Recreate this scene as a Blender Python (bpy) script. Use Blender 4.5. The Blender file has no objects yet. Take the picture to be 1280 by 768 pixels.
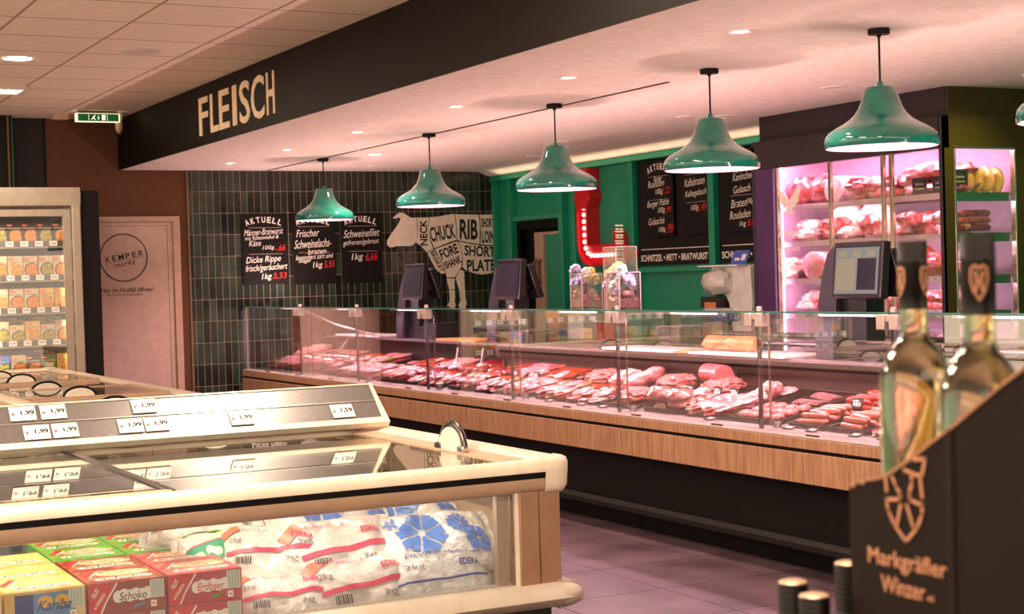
import bpy, bmesh, math, random
from math import sin, cos, pi, radians as R
from mathutils import Vector, Matrix, noise
random.seed(11)
S = bpy.context.scene
COL = S.collection

# ------------------------------------------------------------------ materials
def lin(c):
    c = c / 255.0
    return c / 12.92 if c <= 0.04045 else ((c + 0.055) / 1.055) ** 2.4
def rgb(*c): return (lin(c[0]), lin(c[1]), lin(c[2]), 1.0)
MATS = {}
def nt(name):
    m = bpy.data.materials.new(name); m.use_nodes = True
    n = m.node_tree; n.nodes.clear()
    out = n.nodes.new('ShaderNodeOutputMaterial')
    return m, n, out
def mat(name, c, rough=.5, metal=0., c2=None, scale=12., detail=3., lo=.35, hi=.65, bump=0., bscale=None,
        coat=0., emit=None, estr=0., sss=0., stretch=None, spec=.5):
    if name in MATS: return MATS[name]
    m, n, out = nt(name); N = n.nodes; L = n.links
    b = N.new('ShaderNodeBsdfPrincipled'); L.new(b.outputs[0], out.inputs[0])
    b.inputs['Roughness'].default_value = rough; b.inputs['Metallic'].default_value = metal
    b.inputs['Specular IOR Level'].default_value = spec
    b.inputs['Coat Weight'].default_value = coat; b.inputs['Coat Roughness'].default_value = .05
    if sss: b.inputs['Subsurface Weight'].default_value = sss; b.inputs['Subsurface Scale'].default_value = .01
    tc = N.new('ShaderNodeTexCoord'); mp = N.new('ShaderNodeMapping')
    L.new(tc.outputs['Object'], mp.inputs[0])
    if stretch: mp.inputs['Scale'].default_value = stretch
    nz = N.new('ShaderNodeTexNoise'); nz.inputs['Scale'].default_value = scale; nz.inputs['Detail'].default_value = detail
    L.new(mp.outputs[0], nz.inputs['Vector'])
    r = N.new('ShaderNodeValToRGB'); r.color_ramp.elements[0].position = lo; r.color_ramp.elements[1].position = hi
    c1 = rgb(*c)
    if c2 is None: k2 = tuple(min(1, x * 1.07) for x in c1[:3]) + (1,); c1 = tuple(x * .94 for x in c1[:3]) + (1,)
    else: k2 = rgb(*c2)
    r.color_ramp.elements[0].color = c1; r.color_ramp.elements[1].color = k2
    L.new(nz.outputs['Fac'], r.inputs[0]); L.new(r.outputs[0], b.inputs['Base Color'])
    if bump:
        bp = N.new('ShaderNodeBump'); bp.inputs['Strength'].default_value = bump; bp.inputs['Distance'].default_value = .01
        n2 = N.new('ShaderNodeTexNoise'); n2.inputs['Scale'].default_value = bscale or scale * 2
        L.new(mp.outputs[0], n2.inputs['Vector']); L.new(n2.outputs['Fac'], bp.inputs['Height']); L.new(bp.outputs[0], b.inputs['Normal'])
    if emit: b.inputs['Emission Color'].default_value = rgb(*emit); b.inputs['Emission Strength'].default_value = estr
    MATS[name] = m; return m
def glass(name, tint=(1, 1, 1), ior=1.5, rough=0., extra=1.6):
    m, n, out = nt(name); N = n.nodes; L = n.links
    t = N.new('ShaderNodeBsdfTransparent'); t.inputs[0].default_value = (*tint, 1)
    g = N.new('ShaderNodeBsdfGlossy'); g.inputs['Roughness'].default_value = rough; g.inputs[0].default_value = (1, 1, 1, 1)
    ge = N.new('ShaderNodeNewGeometry'); dt = N.new('ShaderNodeVectorMath'); dt.operation = 'DOT_PRODUCT'
    L.new(ge.outputs['Normal'], dt.inputs[0]); L.new(ge.outputs['Incoming'], dt.inputs[1])
    def mth(op, a, b=None):
        q = N.new('ShaderNodeMath'); q.operation = op
        for k, v in ((0, a), (1, b)):
            if v is None: continue
            if isinstance(v, (int, float)): q.inputs[k].default_value = v
            else: L.new(v, q.inputs[k])
        return q.outputs[0]
    pw = mth('POWER', mth('SUBTRACT', 1.0, mth('ABSOLUTE', dt.outputs['Value'])), 5.0)
    fo = mth('MINIMUM', mth('MULTIPLY', mth('ADD', mth('MULTIPLY', pw, .96), .04), extra), 1.0)
    mx = N.new('ShaderNodeMixShader')
    L.new(fo, mx.inputs[0]); L.new(t.outputs[0], mx.inputs[1]); L.new(g.outputs[0], mx.inputs[2])
    L.new(mx.outputs[0], out.inputs[0]); MATS[name] = m; return m
def emis(name, c, s):
    m, n, out = nt(name); N = n.nodes
    e = N.new('ShaderNodeEmission'); e.inputs[0].default_value = (*c, 1); e.inputs[1].default_value = s
    n.links.new(e.outputs[0], out.inputs[0]); MATS[name] = m; return m
def brick(name, w, h, c1, c2, mort, ms, axes, off=(0, 0), rough=.4, bump=.3, offset=0., var=None, bias=0., amp=(.72, 1.25)):
    m, n, out = nt(name); N = n.nodes; L = n.links
    b = N.new('ShaderNodeBsdfPrincipled'); L.new(b.outputs[0], out.inputs[0])
    tc = N.new('ShaderNodeTexCoord'); sp = N.new('ShaderNodeSeparateXYZ'); cb = N.new('ShaderNodeCombineXYZ')
    L.new(tc.outputs['Object'], sp.inputs[0])
    L.new(sp.outputs[axes[0]], cb.inputs[0]); L.new(sp.outputs[axes[1]], cb.inputs[1])
    mp = N.new('ShaderNodeMapping'); mp.inputs['Location'].default_value = (off[0], off[1], 0); L.new(cb.outputs[0], mp.inputs[0])
    k = N.new('ShaderNodeTexBrick'); k.offset = offset; k.squash = 1
    k.inputs['Scale'].default_value = 1; k.inputs['Brick Width'].default_value = w; k.inputs['Row Height'].default_value = h
    k.inputs['Mortar Size'].default_value = ms; k.inputs['Mortar Smooth'].default_value = .1; k.inputs['Bias'].default_value = bias
    k.inputs['Color1'].default_value = rgb(*c1); k.inputs['Color2'].default_value = rgb(*c2); k.inputs['Mortar'].default_value = rgb(*mort)
    L.new(mp.outputs[0], k.inputs[0])
    nz = N.new('ShaderNodeTexNoise'); nz.inputs['Scale'].default_value = 3.0 if var is None else var; nz.inputs['Detail'].default_value = 6
    L.new(tc.outputs['Object'], nz.inputs['Vector'])
    mr = N.new('ShaderNodeMapRange'); mr.inputs['From Min'].default_value = .3; mr.inputs['From Max'].default_value = .7
    mr.inputs['To Min'].default_value = amp[0]; mr.inputs['To Max'].default_value = amp[1]; L.new(nz.outputs['Fac'], mr.inputs[0])
    vm = N.new('ShaderNodeVectorMath'); vm.operation = 'SCALE'; L.new(k.outputs['Color'], vm.inputs[0]); L.new(mr.outputs[0], vm.inputs['Scale'])
    L.new(vm.outputs[0], b.inputs['Base Color'])
    inv = N.new('ShaderNodeMath'); inv.operation = 'MULTIPLY_ADD'; inv.inputs[1].default_value = -1; L.new(k.outputs['Fac'], inv.inputs[0])
    L.new(nz.outputs['Fac'], inv.inputs[2])
    bp = N.new('ShaderNodeBump'); bp.inputs['Strength'].default_value = bump; bp.inputs['Distance'].default_value = .004
    L.new(inv.outputs[0], bp.inputs['Height']); L.new(bp.outputs[0], b.inputs['Normal'])
    rr = N.new('ShaderNodeMath'); rr.operation = 'MULTIPLY_ADD'; rr.inputs[1].default_value = .5; rr.inputs[2].default_value = rough
    L.new(k.outputs['Fac'], rr.inputs[0]); L.new(rr.outputs[0], b.inputs['Roughness'])
    MATS[name] = m; return m

M = MATS
mat('white_trim', (232, 222, 205), .35)
mat('rim_cream', (236, 222, 198), .28, coat=.3)
mat('rim_beige', (188, 158, 130), .35)
mat('bumper_grey', (178, 166, 148), .35)
mat('post_tan', (150, 112, 84), .4)
mat('black', (8, 6, 6), .45, spec=.2)
mat('black_gloss', (10, 9, 10), .15)
mat('charcoal', (17, 13, 13), .5, spec=.2)
mat('dark_brown', (24, 15, 9), .6)
mat('wall_brown', (92, 52, 20), .7)
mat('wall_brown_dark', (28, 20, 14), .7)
mat('fascia_black', (19, 12, 7), .55, spec=.2)
mat('letter_cream', (248, 222, 186), .5)
mat('plaster', (250, 236, 226), .8)
mat('door_white', (205, 176, 160), .45)
mat('door_frame', (190, 160, 138), .45)
mat('cow_cream', (255, 240, 220), .6)
mat('print_black', (22, 18, 18), .5)
mat('green_paint', (18, 150, 112), .32, coat=.25)
mat('green_dark', (8, 74, 54), .4)
mat('board_black', (20, 15, 14), .65, spec=.2)
mat('board_panel', (25, 20, 18), .6, spec=.2)
mat('chalk', (246, 240, 226), .8)
mat('chalk_grey', (170, 160, 150), .8)
mat('chalk_red', (226, 40, 34), .8)
mat('red_paint', (206, 16, 30), .35, coat=.3)
mat('teal_enamel', (16, 108, 94), .08, coat=.9, c2=(24, 128, 112))
mat('lamp_inside', (240, 214, 226), .6)
mat('wood', (182, 138, 104), .5, c2=(140, 98, 68), scale=9, detail=8, lo=.3, hi=.72, stretch=(1, 7, .5), bump=.1)
mat('steel', (176, 170, 166), .28, metal=1., stretch=(1, 30, 1), scale=20)
mat('steel_soft', (196, 186, 182), .38, metal=.6)
mat('worktop_steel', (128, 110, 112), .35, metal=.4)
mat('steel_dark', (96, 92, 92), .3, metal=1.)
mat('ledge', (158, 138, 126), .4, metal=.2)
mat('clamp_grey', (196, 176, 170), .4, metal=.3)
mat('deck_grey', (120, 110, 106), .45, metal=.3)
mat('counter_back', (40, 24, 22), .4)
mat('board_white', (240, 226, 226), .4)
mat('board_orange', (226, 150, 84), .5)
mat('scale_purple', (44, 34, 50), .4)
mat('scale_dark', (20, 14, 20), .35)
mat('tag_white', (250, 246, 238), .5)
mat('tag_red', (228, 90, 80), .5)
mat('tag_black', (20, 18, 18), .4)
mat('brushed', (112, 106, 106), .29, metal=.55, scale=60, stretch=(.6, 20, 20), c2=(140, 134, 132))
mat('brushed_line', (190, 182, 174), .3, metal=.8)
mat('frz_inner', (84, 88, 92), .5)
mat('frz_floor', (120, 122, 124), .6)
mat('copper', (222, 158, 118), .45, metal=.1)
mat('carton_brown', (31, 19, 10), .65, spec=.2, scale=40)
mat('carton_edge', (190, 140, 104), .8)
mat('cap_black', (14, 8, 6), .4, bump=.05)
mat('cap_top', (190, 150, 120), .4, metal=.5)
mat('olive_lamp_tint', (62, 54, 3), .55)  # yellow of the nearby lamp is put into this base colour
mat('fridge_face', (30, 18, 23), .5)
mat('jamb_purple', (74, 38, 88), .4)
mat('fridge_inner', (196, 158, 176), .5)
mat('chrome', (210, 196, 180), .18, metal=1.)
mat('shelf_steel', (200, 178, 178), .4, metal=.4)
mat('green_reflection', (34, 92, 50), .3)  # green reflection along the shelf ends, painted as a colour
mat('tray_black', (20, 18, 18), .3)
mat('seam', (120, 92, 66), .8)
mat('exit_green', (6, 70, 34), .5, emit=(10, 90, 44), estr=.35)
mat('exit_white', (250, 246, 220), .5, emit=(250, 240, 200), estr=.7)
mat('lens_off', (200, 176, 160), .4)
# meat
mat('meat_pale', (214, 140, 138), .35, c2=(232, 186, 178), scale=20, detail=5, coat=.15)
mat('meat_mauve', (166, 84, 100), .3, c2=(206, 140, 146), scale=22, detail=5, coat=.15)
mat('meat_red', (150, 26, 34), .3, c2=(206, 110, 104), scale=26, detail=5, lo=.42, hi=.66, coat=.15, sss=.1)
mat('meat_pink', (196, 82, 84), .3, c2=(226, 160, 150), scale=18, detail=5, lo=.4, hi=.62, coat=.15, sss=.1)
mat('meat_dark', (92, 12, 18), .25, c2=(150, 36, 40), scale=30, detail=5, coat=.15)
mat('mince', (176, 54, 54), .4, c2=(220, 140, 126), scale=110, detail=3, lo=.4, hi=.6, bump=.8, bscale=120, coat=.2)
mat('marinade', (186, 62, 18), .25, c2=(120, 22, 14), scale=40, detail=5, coat=.15)
mat('fat_white', (224, 186, 170), .4, c2=(206, 116, 108), scale=16, detail=4, lo=.5, hi=.7, coat=.2)
mat('sausage_red', (150, 26, 14), .25, c2=(190, 56, 30), scale=24, coat=.15)
mat('sausage_pink', (186, 92, 76), .3, c2=(206, 124, 104), scale=30, coat=.15)
mat('bologna', (190, 86, 82), .4, c2=(202, 104, 96), scale=60, coat=.3)
mat('ham_slice', (204, 110, 112), .4, c2=(222, 152, 146), scale=24, coat=.3)
mat('salami_tan', (190, 116, 62), .4, c2=(206, 140, 84), scale=16, coat=.3)
mat('pate', (110, 90, 70), .5, c2=(150, 120, 96), scale=40)
mat('herb', (60, 110, 50), .6, c2=(110, 150, 70), scale=60)
mat('herb_meat', (150, 96, 50), .35, c2=(86, 100, 44), scale=60, detail=4, coat=.3)
mat('cheese', (240, 206, 120), .4, c2=(226, 176, 90), scale=20)
mat('net_white', (222, 204, 196), .5, c2=(206, 140, 136), scale=60)
glass('g_pane', (.985, .99, .985), 1.5, 0, 1.7)
glass('g_chest', (.96, .98, .97), 1.5, 0, .95)
glass('g_front', (.985, .99, .985), 1.5, 0, 4.0)
glass('g_top', (.93, .975, .96), 1.5, 0, 1.5)
glass('wrap', (.97, .96, .96), 1.5, .06, 3.)
mat('g_edge', (60, 110, 104), .15, spec=.9)
emis('led_pink', (1., .72, .84), 3.)
emis('led_white', (1., .86, .74), .8)
emis('led_fridge', (1., .62, .86), 3.)
emis('spot_lens', (1., .84, .74), 26.)
emis('troffer', (1., .84, .66), 9.)
emis('bulb', (1., .7, .84), 7.)
emis('bulb_red', (1., .55, .5), 5.)
emis('screen', (.44, .38, .34), .42)
emis('screen_panel', (.62, .46, .32), .4)
mat('screen_off', (44, 40, 52), .12, coat=.4)

# ------------------------------------------------------------------ mesh builder
def frame(o, r, u):
    o, r, u = Vector(o), Vector(r), Vector(u); n = r.cross(u)
    return lambda a, b, w=0.: o + r * a + u * b + n * w
FR_Y = lambda y, x0=0, z0=0: frame((x0, y, z0), (1, 0, 0), (0, 0, 1))          # faces -Y
FR_X = lambda x, y0=0, z0=0: frame((x, y0, z0), (0, -1, 0), (0, 0, 1))         # faces -X, u runs to -Y
TXT = {}
def text_geo(s, bold=0., res=3):
    k = (s, bold)
    if k in TXT: return TXT[k]
    cu = bpy.data.curves.new('t', 'FONT'); cu.body = s; cu.size = 1; cu.resolution_u = res; cu.offset = bold; cu.align_x = 'LEFT'
    ob = bpy.data.objects.new('t', cu); COL.objects.link(ob)
    dg = bpy.context.evaluated_depsgraph_get(); me = bpy.data.meshes.new_from_object(ob.evaluated_get(dg))
    v = [(p.co.x, p.co.y) for p in me.vertices]; f = [tuple(p.vertices) for p in me.polygons]
    bpy.data.objects.remove(ob); bpy.data.curves.remove(cu); bpy.data.meshes.remove(me)
    xs = [p[0] for p in v]; ys = [p[1] for p in v]
    TXT[k] = (v, f, min(xs), max(xs), min(ys), max(ys)); return TXT[k]
class MB:
    def __init__(s, o=(0, 0, 0)): s.v = []; s.f = []; s.m = []; s.mats = []; s.o = Vector(o)
    def mi(s, m):
        m = M[m] if isinstance(m, str) else m
        if m not in s.mats: s.mats.append(m)
        return s.mats.index(m)
    def add(s, vs, fs, m):
        b = len(s.v); k = s.mi(m); s.v += [Vector(p) for p in vs]
        for f in fs: s.f.append([b + i for i in f]); s.m.append(k)
        return s
    def box(s, x0, x1, y0, y1, z0, z1, m, T=None):
        vs = [(x, y, z) for x in (x0, x1) for y in (y0, y1) for z in (z0, z1)]
        if T: vs = [T @ Vector(p) for p in vs]
        return s.add(vs, [(0, 1, 3, 2), (4, 6, 7, 5), (0, 4, 5, 1), (2, 3, 7, 6), (0, 2, 6, 4), (1, 5, 7, 3)], m)
    def fru(s, p0, p1, r0, r1, m, n=16, caps=True):
        p0, p1 = Vector(p0), Vector(p1); d = (p1 - p0).normalized()
        a = d.orthogonal().normalized(); b = d.cross(a); vs = []
        for p, r in ((p0, r0), (p1, r1)):
            for i in range(n): t = 2 * pi * i / n; vs.append(p + (a * cos(t) + b * sin(t)) * r)
        fs = [(i, (i + 1) % n, n + (i + 1) % n, n + i) for i in range(n)]
        if caps: fs += [tuple(range(n))[::-1], tuple(range(n, 2 * n))]
        return s.add(vs, fs, m)
    def tube(s, pts, r, m, n=8, caps=True):
        pts = [Vector(p) for p in pts]; vs = []; a = None
        for i, p in enumerate(pts):
            d = (pts[min(i + 1, len(pts) - 1)] - pts[max(i - 1, 0)]).normalized()
            a = d.orthogonal().normalized() if a is None else (a - d * a.dot(d)).normalized(); b = d.cross(a)
            rr = r[i] if isinstance(r, (list, tuple)) else r
            for j in range(n): t = 2 * pi * j / n; vs.append(p + (a * cos(t) + b * sin(t)) * rr)
        fs = [(i * n + j, i * n + (j + 1) % n, (i + 1) * n + (j + 1) % n, (i + 1) * n + j) for i in range(len(pts) - 1) for j in range(n)]
        if caps: fs += [tuple(range(n))[::-1], tuple(range((len(pts) - 1) * n, len(pts) * n))]
        return s.add(vs, fs, m)
    def lathe(s, prof, c, m, n=40, ms=None):
        c = Vector(c); vs = []
        for r, z in prof:
            for i in range(n): t = 2 * pi * i / n; vs.append(c + Vector((r * cos(t), r * sin(t), z)))
        for j in range(len(prof) - 1):
            s.add([], [], m)
        b = len(s.v); s.v += vs
        for j in range(len(prof) - 1):
            k = s.mi(ms[j] if ms else m)
            for i in range(n):
                s.f.append([b + j * n + i, b + j * n + (i + 1) % n, b + (j + 1) * n + (i + 1) % n, b + (j + 1) * n + i]); s.m.append(k)
        return s
    def prism(s, poly, fr, w0, w1, m):
        n = len(poly); vs = [fr(a, b, w0) for a, b in poly] + [fr(a, b, w1) for a, b in poly]
        ar = sum(poly[i][0] * poly[(i + 1) % n][1] - poly[(i + 1) % n][0] * poly[i][1] for i in range(n))
        fs = [tuple(range(n))[::-1], tuple(range(n, 2 * n))] + [(i, (i + 1) % n, n + (i + 1) % n, n + i) for i in range(n)]
        if ar < 0: fs = [tuple(reversed(f)) for f in fs]
        return s.add(vs, fs, m)
    def extr(s, poly, axis, a, b, m, ms=None, caps=True):
        n = len(poly)
        f = {'x': lambda p, t: (t, p[0], p[1]), 'y': lambda p, t: (p[0], t, p[1]), 'z': lambda p, t: (p[0], p[1], t)}[axis]
        vs = [f(p, a) for p in poly] + [f(p, b) for p in poly]
        if caps: s.add(vs, [tuple(range(n))[::-1], tuple(range(n, 2 * n))], m)
        for i in range(n):
            j = (i + 1) % n
            s.add([f(poly[i], a), f(poly[j], a), f(poly[j], b), f(poly[i], b)], [(0, 1, 2, 3)], (ms or {}).get(i, m))
        return s
    def ribbon(s, pts, w, fr, h, m, closed=False):
        n = len(pts); rng = range(n if closed else n - 1)
        for i in rng:
            a = Vector(pts[i]); b = Vector(pts[(i + 1) % n]); d = b - a
            if d.length < 1e-6: continue
            d.normalize(); q = Vector((-d.y, d.x)) * w / 2; e = d * w * .3
            P = [a - q - e, b - q + e, b + q + e, a + q - e]
            s.add([fr(p.x, p.y, h) for p in P], [(0, 1, 2, 3)], m)
        return s
    def text(s, t, fr, h, m, w=None, hh=None, cx=0, cy=0, rot=0, bold=0., shear=0., thick=0., align='c'):
        v, f, x0, x1, y0, y1 = text_geo(t, bold)
        sx = w / (x1 - x0) if w else hh / (y1 - y0); sy = hh / (y1 - y0) if hh else sx
        c, q = cos(R(rot)), sin(R(rot)); ax = {'c': (x0 + x1) / 2, 'l': x0, 'r': x1}[align]
        def T(p):
            a = (p[0] - ax) * sx; b = (p[1] - (y0 + y1) / 2) * sy; a += shear * b
            return (cx + a * c - b * q, cy + a * q + b * c)
        P = [T(p) for p in v]
        s.add([fr(a, b, h + thick) for a, b in P], f, m)
        if thick:
            from collections import Counter
            E = Counter(); D = {}
            for g in f:
                for i in range(len(g)):
                    e = (g[i], g[(i + 1) % len(g)]); k = tuple(sorted(e)); E[k] += 1; D[k] = e
            for k, n_ in E.items():
                if n_ == 1:
                    i, j = D[k]; s.add([fr(*P[i], h), fr(*P[j], h), fr(*P[j], h + thick), fr(*P[i], h + thick)], [(0, 1, 2, 3)], m)
        return s
    def blob(s, c, rx, ry, rz, m, seed=0, amp=.15, fq=2.5, nu=18, nv=10, flat=0., T=None):
        vs = []
        for j in range(nv + 1):
            ph = -pi / 2 + pi * j / nv
            for i in range(nu):
                t = 2 * pi * i / nu; d = Vector((cos(ph) * cos(t), cos(ph) * sin(t), sin(ph)))
                k = 1 + amp * noise.noise(d * fq + Vector((seed * 3.1, seed * 1.7, seed)))
                z = d.z * rz * k
                if d.z < 0: z *= (1 - flat)
                p = Vector((d.x * rx * k, d.y * ry * k, z))
                if T: p = T @ p
                vs.append(p + Vector(c))
        fs = [(j * nu + i, j * nu + (i + 1) % nu, (j + 1) * nu + (i + 1) % nu, (j + 1) * nu + i) for j in range(nv) for i in range(nu)]
        return s.add(vs, fs, m)
    def build(s, name, parent=None, bev=0., ang=38, label=None, cat=None, group=None, kind=None, seg=2):
        me = bpy.data.meshes.new(name); me.from_pydata([tuple(p - s.o) for p in s.v], [], s.f)
        for m in s.mats: me.materials.append(m)
        me.polygons.foreach_set('material_index', s.m); me.update()
        bm = bmesh.new(); bm.from_mesh(me); bmesh.ops.remove_doubles(bm, verts=bm.verts, dist=1e-5)
        bmesh.ops.dissolve_degenerate(bm, edges=bm.edges, dist=1e-6); bm.to_mesh(me); bm.free()
        me.shade_smooth(); me.set_sharp_from_angle(angle=R(ang))
        o = bpy.data.objects.new(name, me); COL.objects.link(o)
        if parent: o.parent = parent
        else: o.location = s.o
        if bev:
            b = o.modifiers.new('bevel', 'BEVEL'); b.width = bev; b.segments = seg; b.limit_method = 'ANGLE'; b.angle_limit = R(40)
        tag(o, label, cat, group, kind); return o
def tag(o, label=None, cat=None, group=None, kind=None):
    for k, v in (('label', label), ('category', cat), ('group', group), ('kind', kind)):
        if v: o[k] = v
    return o
def thing(name, loc, label, cat, group=None, rz=0):
    o = bpy.data.objects.new(name, None); o.empty_display_size = .05; o.location = loc; o.rotation_euler = (0, 0, rz); COL.objects.link(o)
    return tag(o, label, cat, group)
def copy_tree(o, parent=None):
    c = o.copy(); COL.objects.link(c)
    if parent: c.parent = parent
    for ch in list(o.children): copy_tree(ch, c)
    return c
def dup(o, loc, rz=None, label=None, group=None, rot=None):
    c = copy_tree(o); c.location = loc
    if rot is not None: c.rotation_euler = rot
    elif rz is not None: c.rotation_euler = (0, 0, rz)
    if label: c['label'] = label
    if group: c['group'] = group
    return c
def lamp(name, kind, loc, power, col, size=.2, sizey=None, rot=(0, 0, 0), angle=90, blend=.6):
    d = bpy.data.lights.new(name, kind); d.energy = power; d.color = col
    if kind == 'AREA':
        d.size = size
        if sizey: d.shape = 'RECTANGLE'; d.size_y = sizey
    elif kind == 'SPOT': d.spot_size = R(angle); d.spot_blend = blend; d.shadow_soft_size = size
    else: d.shadow_soft_size = size
    o = bpy.data.objects.new(name, d); o.location = loc; o.rotation_euler = rot; COL.objects.link(o); return o

# ================================================================== SETTING
YB = 14.586
ZS, ZC = 2.58, 3.04
brick('floor_tile', .6, .6, (92, 72, 78), (80, 62, 68), (48, 38, 42), .004, (0, 1), off=(.1, .25), rough=.42, bump=.15, var=3.2, amp=(.6, 1.4))
brick('ceiling_tile', .65, .65, (250, 234, 216), (247, 230, 212), (172, 146, 124), .009, (0, 1), off=(-2.405 + .65 * 8, -8.56 + .65 * 20), rough=.85, bump=.05, var=9., amp=(.96, 1.03))
brick('wall_tile', .0668, .203, (20, 22, 20), (52, 66, 54), (150, 128, 110), .0021, (0, 2), off=(-4.322 + .0668 * 80, -2.381 + .203 * 20), rough=.16, bump=.5, var=7.)
MB().box(-4, 8.2, -2.5, YB + .2, -.1, 0, 'floor_tile').build('floor', kind='structure')
MB().box(-4, 3.645, -2.5, YB + .2, ZC, ZC + .1, 'ceiling_tile').build('ceiling', kind='structure')
MB().box(3.66, 8.2, -2.5, YB + .2, ZS, ZS + .1, 'plaster').build('ceiling', kind='structure')
MB().box(3.645, 3.66, -2.5, YB, ZS, ZC, 'fascia_black').build('wall_fascia', kind='structure')
w = MB(); w.box(-4, 3.37, YB, YB + .2, 0, ZC, 'wall_brown'); w.box(4.19, 4.27, YB, YB + .2, 0, 2.16, 'wall_brown')
w.box(3.37, 4.27, YB, YB + .2, 2.16, ZC, 'wall_brown'); w.box(3.37, 4.19, YB + .15, YB + .2, 0, 2.16, 'black')
w.build('wall_back', kind='structure')
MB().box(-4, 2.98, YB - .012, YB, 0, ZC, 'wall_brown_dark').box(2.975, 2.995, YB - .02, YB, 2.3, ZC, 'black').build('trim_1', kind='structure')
MB().box(4.285, 7.6, YB - .016, YB + .2, 0, ZS, 'wall_tile').build('wall_tiled', kind='structure')
MB().box(4.268, 4.286, YB - .022, YB + .01, 0, ZS, 'seam').build('trim_2', kind='structure')
# emergency door
d = MB(); d.box(3.40, 4.19, YB - .03, YB + .02, 2.105, 2.155, 'door_frame'); d.box(4.125, 4.19, YB - .03, YB + .02, 0, 2.105, 'door_frame'); d.box(3.37, 3.43, YB - .03, YB + .02, 0, 2.155, 'door_frame')
fr_ = d.build('trim_3', kind='structure', bev=.004)
d = MB((3.78, YB, 0)); d.box(3.43, 4.125, YB + .0, YB + .045, 0, 2.105, 'door_white'); d.box(4.075, 4.080, YB - .001, YB + .01, 0, 2.07, 'seam'); d.box(3.43, 4.08, YB - .001, YB + .01, 2.066, 2.07, 'seam')
door = d.build('door_1', kind='structure')
F = FR_Y(YB - .002)
d = MB((3.78, YB, 0)); C0 = (3.666, 1.778); r0 = .216
d.ribbon([(C0[0] + r0 * cos(t * pi / 24), C0[1] + r0 * sin(t * pi / 24)) for t in range(48)], .010, F, .001, 'print_black', closed=True)
for i_, c_ in enumerate('KEMPER'): d.text(c_, F, .001, 'print_black', w=.040 if c_ != 'M' else .05, hh=.052, cx=3.672 + (i_ - 2.5) * .061, cy=1.79 + (i_ - 2.5) * .0105, rot=10, bold=.015)
d.ribbon([(3.49, 1.722), (3.86, 1.785)], .003, F, .001, 'print_black')
d.text('markt', F, .001, 'print_black', w=.2, hh=.045, cx=3.675, cy=1.725, rot=10, shear=.4)
d.text('Nur im Notfall öffnen!', F, .001, 'print_black', w=.48, hh=.042, cx=3.690, cy=1.483, bold=.01)
d.text('Die Tür ist alarmgesichert!', F, .001, 'print_black', w=.34, hh=.028, cx=3.665, cy=1.437)
d.build('door_lettering', door)
# right (green) wall
GX = 7.53
w = MB(); w.box(GX, GX + .2, 14.2, YB + .2, 0, ZS, 'green_paint'); w.box(GX, GX + .2, -2.5, 13.2, 0, ZS, 'green_paint'); w.box(GX, GX + .2, 13.2, 14.2, 2.05, ZS, 'green_paint')
w.build('wall_right', kind='structure')
w = MB()
for y0, y1 in ((14.52, 14.57), (14.16, 14.24), (13.12, 13.2), (12.88, 12.94), (11.86, 11.94), (10.64, 10.72)): w.box(GX - .07, GX, y0, y1, .0, 2.50, 'green_paint')
w.box(GX - .09, GX, 9.2, 14.57, 2.475, 2.53, 'green_paint'); w.box(GX - .09, GX, 9.2, 11.9, 1.50, 1.545, 'green_paint'); w.box(GX - .05, GX, 13.2, 14.2, 2.05, 2.10, 'green_paint')
w.box(GX - .05, GX, 11.9, 12.9, 1.50, 1.54, 'green_paint')
w.build('trim_4', kind='structure', bev=.004)
# cove along the green wall
w = MB(); w.extr([(7.30, ZS), (7.53, ZS), (7.53, 2.535), (7.42, 2.535), (7.40, 2.545), (7.32, ZS - .002)], 'y', 9.25, YB - .02, 'plaster')
w.build('trim_5', kind='structure')
# service doorway: dark frame, half open inner door
w = MB(); w.box(GX + .0, GX + .03, 13.22, 13.3, 0, 2.05, 'black'); w.box(GX, GX + .03, 14.1, 14.18, 0, 2.05, 'black'); w.box(GX, GX + .03, 13.3, 14.1, 1.97, 2.05, 'black')
w.box(GX + .9, GX + 1., 12.8, 15.2, 0, 2.4, 'green_paint'); w.box(GX + .2, GX + .9, 14.4, 14.5, 0, 2.4, 'black'); w.box(GX + .2, GX + .9, 12.9, 13.0, 0, 2.4, 'green_dark')
w.build('trim_6', kind='structure')
dd = MB((GX + .1, 13.7, 0)); dd.box(GX + .06, GX + .10, 13.89, 14.19, 0, 2.0, 'black'); dd.box(GX + .04, GX + .10, 13.70, 13.88, 0, 1.93, 'door_frame'); dd.box(GX + .07, GX + .10, 13.21, 13.70, 0, 1.90, 'green_paint'); dd.box(GX + .05, GX + .10, 13.21, 13.70, 1.90, 1.93, 'door_frame')
do = dd.build('door_2', kind='structure', bev=.004)
h = MB((GX + .1, 13.7, 0))
for y in (13.75, 13.84): h.tube([(GX + .05, y, 1.42), (GX + .01, y, 1.44), (GX + .01, y, 1.64), (GX + .05, y, 1.66)], .014, 'seam')
h.build('door_handle', do)

# soffit details
w = MB((5.1, 11, ZS)); w.box(5.03, 5.05, 7.6, 12.2, ZS - .003, ZS + .01, 'black'); w.box(5.05, 5.056, 7.6, 12.2, ZS - .004, ZS, 'chalk_grey')
w.box(5.03, 5.05, 12.25, 14.5, ZS - .003, ZS + .01, 'black').box(5.05, 5.056, 12.25, 14.5, ZS - .004, ZS, 'chalk_grey')
w.build('ventilation_slot', label='long thin black air slot in the pink lit lowered ceiling above the pendant lamps', cat='vent')
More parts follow.
